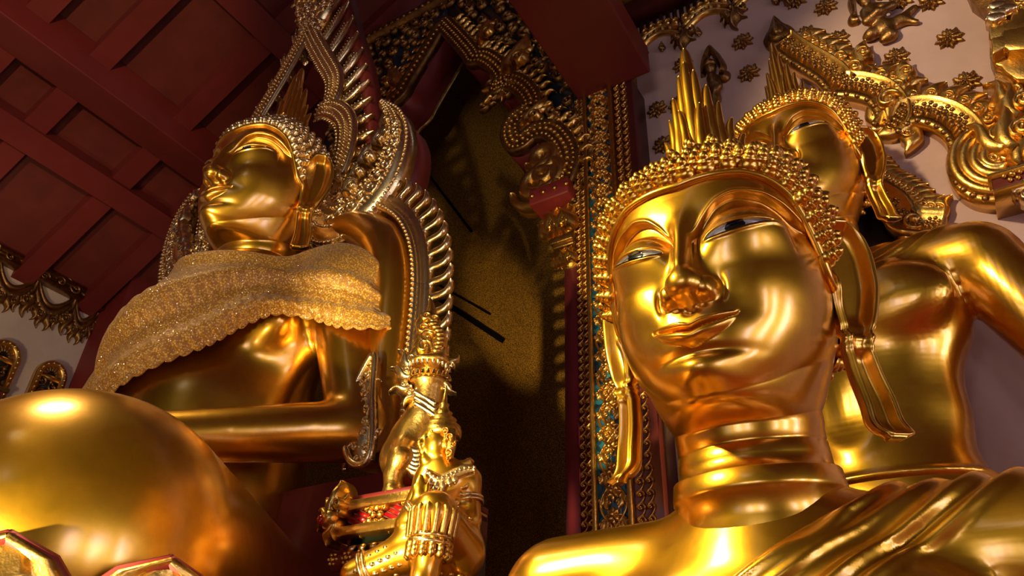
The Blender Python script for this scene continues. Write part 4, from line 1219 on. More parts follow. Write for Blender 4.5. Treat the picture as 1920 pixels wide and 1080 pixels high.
mb = MB(); studs(mb, PLF, [[ul - .08, .5 * (z3_ + z4_) + .005], [ur_, .5 * (z3_ + z4_) + .005]], .085, .038, .03); put(mb, 'flower_row', GOLD_ORN, t_)
mb = MB(); box(mb, PLF, ul - .1, ur_ + .1, 0, z4_ - .05, -.55, -.02); put(mb, 'footing', RED_DARK, seat)
# ------------------------------------------------------------------ kneeling figure with joined palms
ang = empty('kneeling_statue', FIG.P(P3(*zf(500, 1040), .25)[None])[0], 'gilded kneeling attendant in a pointed crown, palms pressed together, before the naga-lion', 'statue')
A0 = .22
G = lambda x, y, n: P3(*zf(x, y), A0 + n)
hd = G(478, 588, .02)
pts = dict(neck=G(490, 660, 0), chest=G(515, 725, 0), belly=G(500, 820, -.02), hip=G(520, 960, -.02), shR=G(600, 720, -.02), elR=G(606, 868, .02), wrR=G(455, 835, .12), shL=G(447, 715, .0), elL=G(362, 885, .10), wrL=G(400, 815, .15), palm=G(415, 770, .15), tip=G(420, 700, .15), knee=G(470, 850, .22), ank=G(432, 1085, .20), foot=G(400, 1150, .26), hipL=G(560, 1000, .02), kn2=G(380, 985, .10), an2=G(170, 1075, .06))
fdir = np.array([-.86, 0, .51]); sdir = np.array([.51, 0, .86])
def ang_fn(X):
    p = pts
    d = ell_sdf(X, hd, (.082, .105, .09))
    d = smin(d, cap_sdf(X, hd + fdir * .078 + [0, .03, 0], hd + fdir * .098 + [0, -.018, 0], .012, .020), .012)   # nose
    for q_ in (-1, 1):
        d = smin(d, cap_sdf(X, hd + fdir * .082 + sdir * .010 * q_ + [0, .042, 0], hd + fdir * .062 + sdir * .058 * q_ + [0, .048, 0], .009, .007), .012)   # brow
        d = smin(d, ell_sdf(X, hd + fdir * .066 + sdir * .036 * q_ + [0, .018, 0], (.020, .012, .020)), .008)                                               # lid
        d = smin(d, ell_sdf(X, hd + sdir * .085 * q_ + [.012, -.01, 0], (.016, .045, .016)), .008)                                                          # ear
    d = smin(d, ell_sdf(X, hd + fdir * .080 + [0, -.046, 0], (.024, .0085, .024)), .006)
    d = smin(d, ell_sdf(X, hd + fdir * .078 + [0, -.062, 0], (.020, .009, .020)), .006)
    d = smin(d, ell_sdf(X, hd + fdir * .062 + [0, -.092, 0], (.028, .022, .028)), .02)
    d = smin(d, cap_sdf(X, p['neck'], p['neck'] + [0, .08, 0], .055, .05), .03)
    d = smin(d, ell_sdf(X, p['chest'], (.17, .12, .10)), .05)
    d = smin(d, ell_sdf(X, p['belly'], (.11, .15, .09)), .06)
    d = smin(d, ell_sdf(X, p['hip'], (.17, .16, .14)), .06)
    for a, b, c in (('shR', 'elR', 'wrR'), ('shL', 'elL', 'wrL')):
        d = smin(d, cap_sdf(X, p[a], p[b], .065, .05), .03); d = smin(d, cap_sdf(X, p[b], p[c], .052, .036), .02)
    d = smin(d, ell_sdf(X, p['palm'] + [0, -.03, 0], (.04, .09, .035)), .02)
    for k in range(4):
        o = np.array([-.028 + .018 * k, 0, .0])
        for s_ in (-.012, .012): d = smin(d, cap_sdf(X, p['palm'] + o + [0, .02, s_], p['tip'] + o * .55 + [0, -.01 * abs(k - 1.4) * 2 + .005, s_ * .5], .0125, .008), .006)
    for s_ in (-.02, .02): d = smin(d, cap_sdf(X, p['palm'] + [.035, -.05, s_], p['palm'] + [.038, .045, s_], .012, .009), .008)
    d = smin(d, cap_sdf(X, p['hipL'], p['knee'], .13, .105), .05); d = smin(d, cap_sdf(X, p['knee'], p['ank'], .10, .062), .04)
    d = smin(d, cap_sdf(X, p['ank'], p['foot'], .06, .045), .03)
    d = smin(d, cap_sdf(X, p['hip'], p['kn2'], .12, .10), .05); d = smin(d, cap_sdf(X, p['kn2'], p['an2'], .10, .07), .04)
    return d
mb = MB(); v, q = sdf_obj(ang_fn, np.array(list(pts.values()) + [hd]), .2, .0095); mb.add(v, q); put(mb, 'body', GOLD, ang)
for q_ in (-1, 1):
    mb = MB(); ball(mb, FIG.P((hd + fdir * .079 + sdir * .034 * q_ + [0, .012, 0])[None])[0], (.013, .0055, .013), hi=True, axes=np.stack([FIG.u, FIG.v, FIG.n])); put(mb, 'eye', BLACK_EYE, ang)
FA = lambda n: FIG.off(A0 + n)
def fa(n, x, y): return FA(n).uv(*zf(x, y))
# crown: tiers and spire, with side flap
def ringlathe(prof, base, axis=(0, 0, 1), seg=18, tilt=0.0):
    mb = MB(); lathe(mb, prof, seg, lambda v: v @ np.array(Matrix.Rotation(tilt, 3, 'Y')).T + base); return mb
cb = FIG.P((hd + [.02, .055, -.01])[None])[0]
mb = ringlathe([(.10, -.02), (.106, .0), (.106, .03), (.095, .035), (.10, .05), (.088, .06), (.07, .075), (.076, .09), (.06, .10), (.045, .115), (.05, .13), (.034, .14), (.024, .165), (.028, .18), (.016, .19), (.010, .24), (.003, .29), (0, .30)], cb)
cr = put(mb, 'pointed_crown', GOLD_ORN, ang)
mb = MB(); c = fa(.08, 520, 560)
prism(mb, FA(.075), [fa(.075, *p) for p in ((500, 530), (548, 535), (552, 590), (540, 640), (520, 650), (512, 600))], 0, .03)
scrollwork(mb, FA(.075), [fa(.075, *p) for p in ((505, 540), (540, 545), (545, 590), (530, 640), (515, 620))], .05, .015, n_off=.03, seed=2)
leaf(mb, FA(.03), catmull([fa(.03, *p) for p in ((515, 650), (550, 670), (585, 665), (605, 650), (600, 665))], 6), [.02, .035, .03, .02, .005], .03, thick=.03)
put(mb, 'ear_flap', GOLD_ORN, cr)
mb = MB()
P = catmull([fa(.10, 442, 690), fa(.12, 480, 715), fa(.12, 520, 705), fa(.10, 575, 685), fa(.04, 620, 695)], 6); leaf(mb, FA(.10), P, [.02, .03, .03, .03, .02], .02, thick=.04); beads(mb, FA(.10), P, .022, .010, .03)
for k, (x, y) in enumerate(((455, 725), (478, 738), (500, 735), (525, 722), (470, 755), (545, 712))): leaf(mb, FA(.11), np.array([fa(.11, x, y - 10), fa(.11, x, y + 5), fa(.11, x + 2, y + 22)]), [.012, .02, .003], .015, thick=.02)
put(mb, 'collar_necklace', GOLD_PALE, ang)
mb = MB(); P = catmull([fa(.08, 500, 740), fa(.12, 492, 775), fa(.12, 470, 800), fa(.12, 455, 815)], 6); tube(mb, FA(.11).P(np.c_[P, np.zeros(len(P))]), .010, 6)
P = catmull([fa(.08, 450, 740), fa(.12, 470, 780), fa(.12, 510, 830)], 6); tube(mb, FA(.10).P(np.c_[P, np.zeros(len(P))]), .008, 6); put(mb, 'body_cord', GOLD_PALE, ang)
def ringat(p, q, t, r, rr):
    p, q = FIG.P(np.array([p, q])); c = p + (q - p) * t; d = (q - p) / np.linalg.norm(q - p); a = np.cross(d, [.3, .5, .8]); a /= np.linalg.norm(a); b = np.cross(d, a)
    th = np.linspace(0, 2 * PI, 20, endpoint=False); mb = MB()
    for k in (-1, 1): tube(mb, c + d * rr * k + r * (np.cos(th)[:, None] * a + np.sin(th)[:, None] * b), rr, 6, closed=True)
    return mb
put(ringat(pts['shR'], pts['elR'], .55, .062, .010), 'armlet', GOLD_PALE, ang)
put(ringat(pts['elL'], pts['wrL'], .85, .042, .010), 'bracelet', GOLD_PALE, ang)
put(ringat(pts['elR'], pts['wrR'], .9, .042, .010), 'bracelet', GOLD_PALE, ang)
put(ringat(pts['knee'], pts['ank'], .42, .096, .014), 'knee_band', GOLD_PALE, ang)
# pleated cloth over the raised knee, scaled skirt, studded leg cover
kn, ak = pts['knee'], pts['ank']
mb = MB()
for k in range(9):
    a = PI * (k - .5) / 8; L_ = []
    for t in np.linspace(-.12, .40, 12):
        c = kn + (ak - kn) * t; r = .112 * math.sqrt(max(0.05, 1 - (max(0, -t) / .14) ** 2)) * (1 - .2 * max(0, t))
        L_.append(c + [-r * math.cos(a), 0, r * math.sin(a)])
    tube(mb, FIG.P(np.array(L_)), .017, 6)
put(mb, 'pleated_cloth', GOLD_ORN, ang)
mb = MB()
for t in np.linspace(.5, .66, 3):
    c = kn + (ak - kn) * t
    for k in range(8):
        a = PI * k / 7; p = c + [-.094 * math.cos(a), 0, .094 * math.sin(a)]; ball(mb, FIG.P(p[None])[0], (.022, .016, .03))
put(mb, 'cuff', GOLD_ORN, ang)
mb = MB(); g_ = np.random.default_rng(4)
k2, a2 = pts['kn2'], pts['an2']
for i in range(7):
    for j in range(6):
        t = (i + .5 * (j % 2)) / 7; a = PI * (j - .3) / 5; c = k2 + (a2 - k2) * t; r = .10 - .03 * t
        p = c + [-.0, r * math.cos(a) * .98, r * math.sin(a) * .98]; ball(mb, FIG.P(p[None])[0], (.018, .018, .012), hi=False)
put(mb, 'studs', GOLD_PALE, ang)
put(ringat(pts['kn2'], pts['an2'], .80, .078, .012), 'ankle_band', GOLD_PALE, ang)
mb = MB()
for i in range(9):
    for j in range(7):
        p = pts['hip'] + np.array([-.06 + .19 * math.sin(.25 + j * .27), .10 - .055 * i, .03 + .13 * math.cos(.25 + j * .27)])
        ball(mb, FIG.P(p[None])[0], (.018, .022, .012))
put(mb, 'scaled_skirt', GOLD_ORN, ang)
mb = MB()
for a_, s_ in ((-PI / 2, .20), (-PI / 2 + .5, .13), (-PI / 2 - .5, .13), (PI / 2, .10)): kranok(mb, FA(.02), fa(.02, 606, 930), a_, s_, 1, n_off=.0, thick=.04)
P = catmull([fa(.02, 560, 900), fa(.02, 590, 895), fa(.02, 606, 930)], 5); leaf(mb, FA(.02), P, [.02, .03, .02], .02, thick=.03)
put(mb, 'sash_tail', GOLD_ORN, ang)
fb_ = FIG.P(P3(*zf(500, 1040), .2)[None])[0]
pl2 = empty('low_plinth', (fb_[0], fb_[1] - .0, 0), 'low dark plinth that the kneeling attendant rests on', 'pedestal')
kz = FIG.P(np.array([pts['an2'], pts['foot']]))[:, 2].min() - .06
mb = MB(); f3 = Frame((fb_[0], fb_[1], 0), (1, 0, 0), (0, 1, 0)); box(mb, f3, -.75, .35, -.35, .35, 0, kz - .06); o = put(mb, 'block', RED_DARK, pl2)
mb = MB(); box(mb, f3, -.8, .4, -.4, .4, kz - .06, kz); o = put(mb, 'top_slab', GOLD_DARK, pl2); bevel(o, .02)

# ------------------------------------------------------------------ plaster wall ornaments
rp0 = MB(); rosette_mesh(rp0, Frame((0, 0, 0), -B, Z), (0, 0), .135, 3)
ros = [
 (1548, 14, 'gilded rosette between the top frieze and the flying figure'),
 (1570, 75, 'gilded rosette directly below the topmost rosette left of the flying figure'),
 (1392, 79, 'gilded rosette left of the tall flame finial, below the scalloped frieze'),
 (1404, 138, 'gilded rosette between the two statues\' flame finials'),
 (1232, 206, 'gilded rosette near the red tie beam\'s end on the shaded plaster'),
 (1243, 272, 'gilded rosette just above the front statue\'s curls, beside the pilaster'),
 (1280, 122, 'gilded rosette half hidden by the tip of the front statue\'s finial'),
 (1272, 196, 'gilded rosette peeping out left of the front statue\'s finial, mid-height'),
 (1510, 66, 'gilded rosette beside the pointed top of the large gilded arch'),
 (1680, 109, 'gilded rosette below the feet of the flying figure, above the arch'),
 (1780, 73, 'gilded rosette right of the flying figure, near the stepped bracket'),
 (1812, 155, 'gilded rosette above the arch\'s outer end, below the stepped bracket'),
 (1745, 4, 'gilded rosette cut by the frame, farther right of the flying figure'),
 (1688, 2, 'gilded rosette cut by the frame just right above the flying figure'),
 (1864, 224, 'gilded rosette wedged between the arch\'s leaf fins and the stepped bracket'),
 (1492, 2, 'gilded rosette cut by the frame at the frieze\'s right end'),
]
src = None
for x, y, lab in ros:
    p = WALL.P(WALL.uv(x, y))[0]
    if src is None: src = rp0.build('wall_rosette', GOLD_DARK); o = src
    else: o = src.copy(); COL.objects.link(o)
    o.location = p; o.rotation_euler = (0, 0, 0)
    tagit(o, lab, 'rosette', 'rosettes on the plaster wall')
# bells hanging under the frieze
bell0 = MB(); Fb = Frame((0, 0, 0), -B, Z)
for zc, r in ((.0, .05), (.05, .035), (.085, .02), (.115, .011)): ball(bell0, Fb.P((0, zc, .03))[0], (r, r * .62, r * .8), hi=True)
ball(bell0, Fb.P((0, -.045, .03))[0], .018)
src = None
for x, y, lab in ((1243, 93, 'tiny gilded bell under the frieze, nearest the red tie beam'), (1311, 65, 'tiny gilded bell under the frieze, second from the red tie beam'), (1380, 33, 'tiny gilded bell under the frieze, third from the red tie beam'), (1455, 5, 'tiny gilded bell under the frieze cut by the frame')):
    if src is None: src = bell0.build('wall_bell', GOLD_DARK); o = src
    else: o = src.copy(); COL.objects.link(o)
    o.location = WALL.P(WALL.uv(x, y))[0]; tagit(o, lab, 'bell', 'bells under the frieze')
# frieze: beam, gilded band, scalloped hangings
W = lambda L, n=0.0: px(WALL, L, n)
zf0 = W([(1310, 48)])[0][1]
uL = W([(1188, 80)])[0][0]
fz = empty('wall_frieze', WALL.P((uL + 2, zf0))[0], 'gilded scalloped frieze with slatted hangings under a carved red cornice', 'frieze')
zb_ = W([(1300, 5)])[0][1]; zb2 = W([(1300, -22)])[0][1]
mb = MB(); box(mb, WALL, uL - .1, 9, zb_, zb2, 0, .22); put(mb, 'cornice', RED_DARK, fz)
mb = MB(); box(mb, WALL, uL - .1, 9, zb2, zb2 + .08, 0, .30); box(mb, WALL, uL - .1, 9, zb2 + .5, zb2 + .6, 0, .30); o = put(mb, 'moulding', GOLD_ORN, fz)
mb = MB(); box(mb, WALL, uL - .1, 9, zb2 + .08, zb2 + .5, 0, .2); put(mb, 'carved_ground', BLUEBLACK, fz)
mb = MB()
for k in range(12):
    u = uL + .2 + .45 * k; studs(mb, WALL, [[u, zb2 + .29], [u + .42, zb2 + .29]], .2, .09, .21, 8)
    for s in (-1, 1): kranok(mb, WALL, (u, zb2 + .29 - .16 * s), 0 + .5 * s, .34, s, n_off=.2, thick=.02)
put(mb, 'carved_flowers', GOLD_ORN, fz)
mb = MB()
zs_ = W([(1255, 55)])[0][1]; stp = .62
for k in range(8):
    u = uL + .02 + stp * k; mb2 = MB(); mb3 = MB()
    for t in np.arange(0, stp, stp / 7):
        box(mb, WALL, u + t, u + t + .05, zb_ - .34, zb_ + .02, .0, .05)
    q = np.linspace(0, 1, 17); arcz = zb_ - .50 + .20 * np.sin(PI * q)
    for r_ in (0, .11): leaf(mb2, WALL, np.stack([u + stp * q, arcz + r_ - .02], 1), [.035, .045, .035], .06, thick=.03)
    for t in np.linspace(.1, .9, 6): leaf(mb2, WALL, spiral((u + stp * t, zb_ - .30 + .12 * math.sin(PI * t)), .06, .012, 0, 2.3 * PI, 12), [.012, .02, .016], .04, n_off=.03, thick=.04, nseg=5)
    for a_, s_ in ((-PI / 2, .34), (-PI / 2 + .6, .24), (-PI / 2 - .6, .24), (-PI / 2 + 1.2, .18), (-PI / 2 - 1.2, .18)): kranok(mb3, WALL, (u, zb_ - .50), a_, s_, 1, n_off=.02, thick=.02, h=.5)
    leaf(mb3, WALL, spiral((u + .07, zb_ - .48), .08, .02, PI / 2, -2 * PI, 14), [.015, .025, .02], .05, thick=.02, nseg=5); leaf(mb3, WALL, spiral((u - .07, zb_ - .48), .08, .02, PI / 2, 3 * PI, 14), [.015, .025, .02], .05, thick=.02, nseg=5)
    put(mb2, 'scallop', GOLD_ORN, fz); put(mb3, 'leaf_drop', GOLD_DARK, fz)
put(mb, 'slats', GOLD_DARK, fz)
# flying figures in relief
def deity(name, lab, c, s, body, head, arms, legs, ribbon, seed=0):
    o = empty(name, WALL.P(W([c])[0])[0], lab, 'relief')
    g = lambda p, n: np.array([*W([p])[0], n])
    mb = MB(); pts_ = []
    segs = []
    for L, r0, r1 in [body] + arms + legs:
        L = [g(p, n) for p, n in L]; rr = np.linspace(r0, r1, len(L))
        for i in range(len(L) - 1): segs.append((L[i], L[i + 1], rr[i], rr[i + 1]))
        pts_ += L
    h_ = g(*head)
    pts_.append(h_)
    def fn(X):
        d = ell_sdf(X, h_, (.065, .085, .06))
        for a, b, r0, r1 in segs: d = smin(d, cap_sdf(X, a, b, r0, r1), .04)
        return d
    V, Q = surface(fn, np.array(pts_).min(0) - .22, np.array(pts_).max(0) + .22, .018, 1); mb.add(WALL.P(V), Q); put(mb, 'body', GOLD_DARK, o)
    mb = MB(); lathe(mb, [(.075, .03), (.078, .06), (.06, .075), (.062, .09), (.04, .11), (.022, .15), (.0, .22)], 14, lambda v: v + WALL.P(h_[None])[0]); put(mb, 'crown', GOLD_DARK, o)
    mb = MB()
    for L, w_ in ribbon: 
        P = catmull(W(L), 6); leaf(mb, WALL, P, [w_ * .6, w_, w_, w_ * .5], .06, thick=.02, ridge=.4)
    put(mb, 'ribbon', GOLD_DARK, o)
    return o
deity('flying_deity', 'gilded relief of a flying praying figure with legs swept to one side on plaster', (1650, 45), 1,
      ([((1634, 30), .05), ((1646, 48), .05), ((1658, 60), .05)], .085, .075), ((1624, 10), .06),
      [([((1642, 20), .06), ((1676, 24), .10), ((1655, 42), .16)], .042, .034), ([((1622, 32), .06), ((1630, 58), .13), ((1652, 44), .17)], .042, .034)],
      [([((1660, 58), .05), ((1636, 74), .07), ((1628, 78), .06)], .07, .045), ([((1664, 60), .05), ((1672, 74), .06), ((1660, 82), .06)], .075, .05), ([((1666, 56), .05), ((1690, 44), .05), ((1716, 20), .04)], .065, .035), ([((1676, 54), .04), ((1700, 44), .04), ((1720, 47), .04)], .045, .03)],
      [([(1602, 34), (1597, 8), (1604, -14), (1618, -30)], .04), ([(1648, 2), (1656, -12), (1644, -30)], .04), ([(1612, 44), (1600, 44), (1600, 36), (1608, 32)], .05)])
deity('haloed_deity', 'dark gilded relief of a standing figure in a ribbon halo behind the front finial', (1338, 165), 1,
      ([((1338, 152), .04), ((1341, 170), .04), ((1343, 190), .04)], .07, .06), ((1335, 135), .06),
      [([((1346, 155), .04), ((1353, 170), .08), ((1346, 180), .10)], .035, .03)],
      [([((1343, 190), .04), ((1342, 235), .04)], .065, .045)],
      [([(1319, 146), (1322, 115), (1333, 92)], .045), ([(1333, 92), (1346, 110), (1356, 128), (1352, 142)], .045), ([(1346, 148), (1360, 150), (1362, 142), (1354, 139)], .05)])
# large cusped arch on the plaster
def z5(L): return [(1180 + x / 2.25, y / 2.25) for x, y in L]
a1 = catmull(W(z5([(655, 215), (720, 262), (800, 310), (860, 350), (905, 400)])), 8)
a2 = catmull(W(z5([(905, 400), (975, 405), (1060, 430), (1110, 480), (1125, 530), (1105, 575)])), 8)
a3 = catmull(W(z5([(1105, 575), (1170, 525), (1250, 510), (1340, 535), (1410, 590), (1440, 660), (1435, 730), (1455, 790), (1510, 830), (1580, 835)])), 8)
pedi = empty('wall_arch', WALL.P((W([(1466, 110)])[0]))[0], 'large gilded cusped arch with flame leaves on the plaster behind the rear statue', 'arch')
allp = np.concatenate([a1, a2[1:], a3[1:]]); axp = W([(1452, 75)])[0][0]
aw = .155
prof = [(-aw, 0), (-aw, .16), (-aw * .55, .18), (-aw * .5, .15), (aw * .75, .15), (aw * .85, .2), (aw, .18), (aw, 0)]
for mir in (0,):
    f = (lambda P: mirror(P, axp)) if mir else (lambda P: P)
    if mir:
        prof_m = [(-x, y) for x, y in prof][::-1]
    for P in (a1, a2, a3):
        mb = MB(); band(mb, WALL, f(P), prof_m if mir else prof); put(mb, 'arch_band', GOLD_ORN, pedi)
        sgn = -1 if mir else 1
        mb = MB(); studs(mb, WALL, offset(f(P), sgn * .035), .15, .084, .15, 7); beads(mb, WALL, offset(f(P), -sgn * aw * .8), .085, .032, .17); put(mb, 'flower_studs', GOLD_DARK, pedi)
    Q = resample(offset(allp, aw), 32)
    bigs = [int(np.argmin(np.linalg.norm(Q - b_, axis=1))) for b_ in W(z5([(960, 370), (1180, 440)]))]
    for i in range(1, 27):
        d = Q[i + 1] - Q[i - 1]; a_ = math.atan2(d[1], d[0]) + PI / 2
        big = i in bigs
        aa = a_ - .35; 
        if mir: aa = PI - aa
        q_ = f(Q[i:i + 1])[0]
        mb = MB()
        if big:
            aa = PI / 2 + .1
            bud(mb, WALL, q_ + np.array([math.cos(aa), math.sin(aa)]) * .05, aa + .5, .36, -1); bud(mb, WALL, q_ + np.array([math.cos(aa + .3), math.sin(aa + .3)]) * .30, aa + .25, .26, -1, n_off=.1); bud(mb, WALL, q_ + np.array([math.cos(aa - .4), math.sin(aa - .4)]) * .22, aa - .1, .24, -1, n_off=.12)
        else:
            bud(mb, WALL, q_, aa + .25, .24, -1)
        put(mb, 'flame_leaf', GOLD_ORN, pedi)
    # spiral leaf on the cusp and the great rolled end
    mb = MB(); c = W(z5([(1112, 492)]))[0]; c = f(c[None])[0]; sd = 1 if not mir else -1
    for r_ in (.15, .10): leaf(mb, WALL, np.array([c + [.04 * sd, .17], c + [0, .03], c + [-.05 * sd, -.2]]), [.02, r_, r_ * .5, .01], .04, n_off=.17 + .03 * (r_ < .12), thick=.1)
    leaf(mb, WALL, spiral(c, .10, .02, 0, sd * 2.4 * PI, 18), [.018, .03, .025, .015], .04, n_off=.24, thick=.03); put(mb, 'cusp_leaf', GOLD_ORN, pedi)
    mb = MB(); c = f(W([(1872, 318)]))[0]
    for r_ in (.31, .235, .16, .09):
        P = spiral(c, r_, r_ * .95, PI * .55, PI * 1.72, 20)
        P = c + (P - c) * [1, 1.15]
        if mir: P = c + (P - c) * [-1, 1]
        leaf(mb, WALL, P, [.02, .06, .065, .06, .02], .10, n_off=.12, thick=.12)
    put(mb, 'rolled_end', GOLD_ORN, pedi)
# finial on the arch's point
mb = MB(); c = W([(1462, 72)])[0]
for r_, n_ in ((.17, .05), (.12, .09), (.07, .13)): leaf(mb, WALL, np.stack([np.full(14, c[0]), c[1] + r_ * np.linspace(-1.3, 2.0, 14)], 1), np.array([.3, .85, 1.0, .8, .45, .25, .02]) * r_, .05, n_off=n_, thick=.05)
put(mb, 'finial', GOLD_DARK, pedi)
# bracket the arch springs from
mb = MB(); b0 = W(z5([(1540, 860), (1545, 930)])); box(mb, WALL, b0[0, 0], b0[0, 0] + 1.6, b0[1, 1], b0[0, 1], 0, .35); o = put(mb, 'springer', RED_DARK, pedi)
mb = MB(); yy = .5 * (b0[0, 1] + b0[1, 1]) + .06; studs(mb, WALL, [[b0[0, 0] + .03, yy], [b0[0, 0] + 1.5, yy]], .2, .075, .36); box(mb, WALL, b0[0, 0] - .02, b0[0, 0] + 1.6, b0[0, 1] - .01, b0[0, 1] + .03, 0, .38); box(mb, WALL, b0[0, 0] - .02, b0[0, 0] + 1.6, yy - .14, yy - .11, 0, .38); put(mb, 'stud_row', GOLD_ORN, pedi)
mb = MB()
for q_, a_, s_ in (((1640, 700), PI / 2, .6), ((1600, 690), PI / 2 + .5, .5), ((1660, 760), PI / 2 - .4, .5), ((1590, 760), PI * .8, .35), ((1650, 560), PI / 2, .5), ((1640, 500), PI / 2 + .3, .42)): kranok(mb, WALL, W(z5([q_]))[0], a_, s_, 1, n_off=.1, thick=.12, h=.55)
for q_, r_ in (((1625, 690), .13), ((1650, 640), .12), ((1600, 640), .1), ((1655, 520), .12)): leaf(mb, WALL, spiral(W(z5([q_]))[0], r_, .02, 0, 2.5 * PI, 16), [.03, .05, .045, .03], .08, n_off=.1, thick=.12)
put(mb, 'corner_leaves', GOLD_ORN, pedi)
mb = MB()
for q_, a_ in (((1620, 910), -.2), ((1660, 920), 0), ((1660, 890), .1)): kranok(mb, WALL, W(z5([q_]))[0], a_, .3, 1, n_off=.3, thick=.1)
put(mb, 'hanging_leaves', GOLD_PALE, pedi)
# stepped gilded bracket at the frame's edge
def z7(L): return [(1800 + x / 2.575, y / 2.571) for x, y in L]
br = empty('stepped_bracket', WALL.P(W([(1890, 120)])[0])[0], 'stepped gilded bracket with worn leaf, right end of the plaster wall', 'bracket')
for L, n0, n1, nm in (([(35, 0), (60, 60), (110, 95), (150, 125), (170, 160), (150, 235), (150, 330), (170, 380), (175, 460), (210, 500), (260, 530), (309, 540), (420, 560), (420, -60), (35, -60)], 0, .16, 'back_plate'),
                  ([(150, 232), (205, 232), (205, 215), (250, 210), (258, 160), (420, 150), (420, 300), (215, 310), (180, 318), (150, 300)], .16, .30, 'step'),
                  ([(165, 325), (210, 318), (215, 290), (420, 262), (420, 380), (240, 390), (230, 370), (170, 410)], .16, .38, 'step'),
                  ([(168, 372), (235, 355), (420, 330), (420, 480), (280, 482), (215, 435), (205, 415), (175, 410)], .16, .26, 'step'),
                  ([(65, 0), (180, 0), (120, 40), (75, 30)], .16, .3, 'step'),
                  ([(145, 50), (190, 30), (255, 150), (250, 180), (195, 190), (180, 110)], .1, .2, 'slip')):
    mb = MB(); prism(mb, WALL, W(z7(L)), n0, n1); o = put(mb, nm, GOLD_DARK if nm == 'back_plate' else GOLD_ORN, br); bevel(o, .02)
mb = MB()
for q_ in ((190, 150), (230, 165), (195, 180), (180, 205)): 
    c = W(z7([q_]))[0]; leaf(mb, WALL, np.array([c + [-.07, .02], c, c + [.08, -.03]]), [.02, .07, .02], .03, n_off=.31, thick=.12)
put(mb, 'leaf_cluster', GOLD_PALE, br)
mb = MB()
for q_, a_ in (((260, 20), -.9), ((280, 60), -1.2), ((300, 90), -1.4), ((290, 30), -.5)): kranok(mb, WALL, W(z7([q_]))[0], a_, .32, 1, n_off=.2, thick=.2)
put(mb, 'hanging_leaves', GOLD_ORN, br)
# inner arch round the rear statue, its flame leaves and dark field
ia = catmull(W(z5([(930, 730), (1010, 830), (1060, 860), (1120, 900), (1150, 945), (1165, 975), (1240, 985), (1330, 990)])), 8)
inn = empty('inner_wall_arch', WALL.P(W([(1670, 400)])[0])[0], 'smaller gilded arch with dark field just behind the rear statue\'s shoulder', 'arch')
fr2 = WALL
mb = MB(); band(mb, fr2, ia, [(-.13, 0), (-.13, .2), (-.09, .2), (-.07, .16), (.1, .16), (.13, .2), (.13, 0)]); put(mb, 'arch_band', GOLD_ORN, inn)
mb = MB(); studs(mb, fr2, offset(ia, .01), .13, .066, .16, 7); put(mb, 'flower_studs', GOLD_DARK, inn)
Q = resample(offset(ia, .14), 20)
for i in range(1, 19):
    d = Q[i + 1] - Q[i - 1]; a_ = math.atan2(d[1], d[0]) + PI / 2 - .3
    mb = MB(); bud(mb, fr2, Q[i], a_ + .2, .36 if i == 14 else .21, -1); put(mb, 'flame_leaf', GOLD_ORN, inn)
axu = W([(1500, 400)])[0][0]
mb = MB(); pl_ = np.concatenate([ia, [[ia[-1, 0] - .8, ia[-1, 1] - .9], [axu, ia[-1, 1] - .9], [axu, ia[0, 1] + .2]]]); prism(mb, fr2, pl_[::-1], 0, .05); put(mb, 'dark_field', BLACK, inn)
# ------------------------------------------------------------------ side wall far left
def zl(L): return [(x / 3.176, 440 + y / 3.176) for x, y in L]
LW = lambda L: px(LEFT, L)
fzl = empty('side_wall_frieze', LEFT.P(LW([(60, 520)])[0])[0], 'dark gilded frieze with leafy swags along the far side wall\'s top', 'frieze')
e0, e1 = LW(zl([(0, 110), (600, 390)])), LW(zl([(0, 185), (580, 445)]))
zt1, zb1 = e0[:, 1].mean(), e1[:, 1].mean()
mb = MB(); box(mb, LEFT, -3, 5.93, zb1, zt1, 0, .14); put(mb, 'ground', RED_DARK, fzl)
mb = MB()
for z_ in (zb1 + .02, zt1 - .03): box(mb, LEFT, -3, 5.93, z_ - .04, z_ + .04, 0, .20)
o = put(mb, 'moulding', GOLD_DARK, fzl)
mb = MB(); poly = np.array([[2, zb1 + .06], [5.9, zb1 + .06], [5.9, zt1 - .06], [2, zt1 - .06]]); scrollwork(mb, LEFT, poly, .26, .07, n_off=.14, seed=21)
for k in range(5):
    u = 2.4 + .8 * k; zc1 = .5 * (zb1 + zt1); prism(mb, LEFT, [(u - .2, zc1), (u, zb1 + .05), (u + .2, zc1), (u, zt1 - .05)], .12, .18)
put(mb, 'carving', GOLD_DARK, fzl)
drops = LW(zl([(-25, 180), (213, 290), (440, 395), (640, 500)]))
dz = drops[1:3, 1].mean()
swl = ['leafy gilded swag at the frame\'s left edge of the side wall', 'leafy gilded swag between the two hanging leaf drops on the side wall', 'leafy gilded swag ending at the dark corner pillar on the side wall']
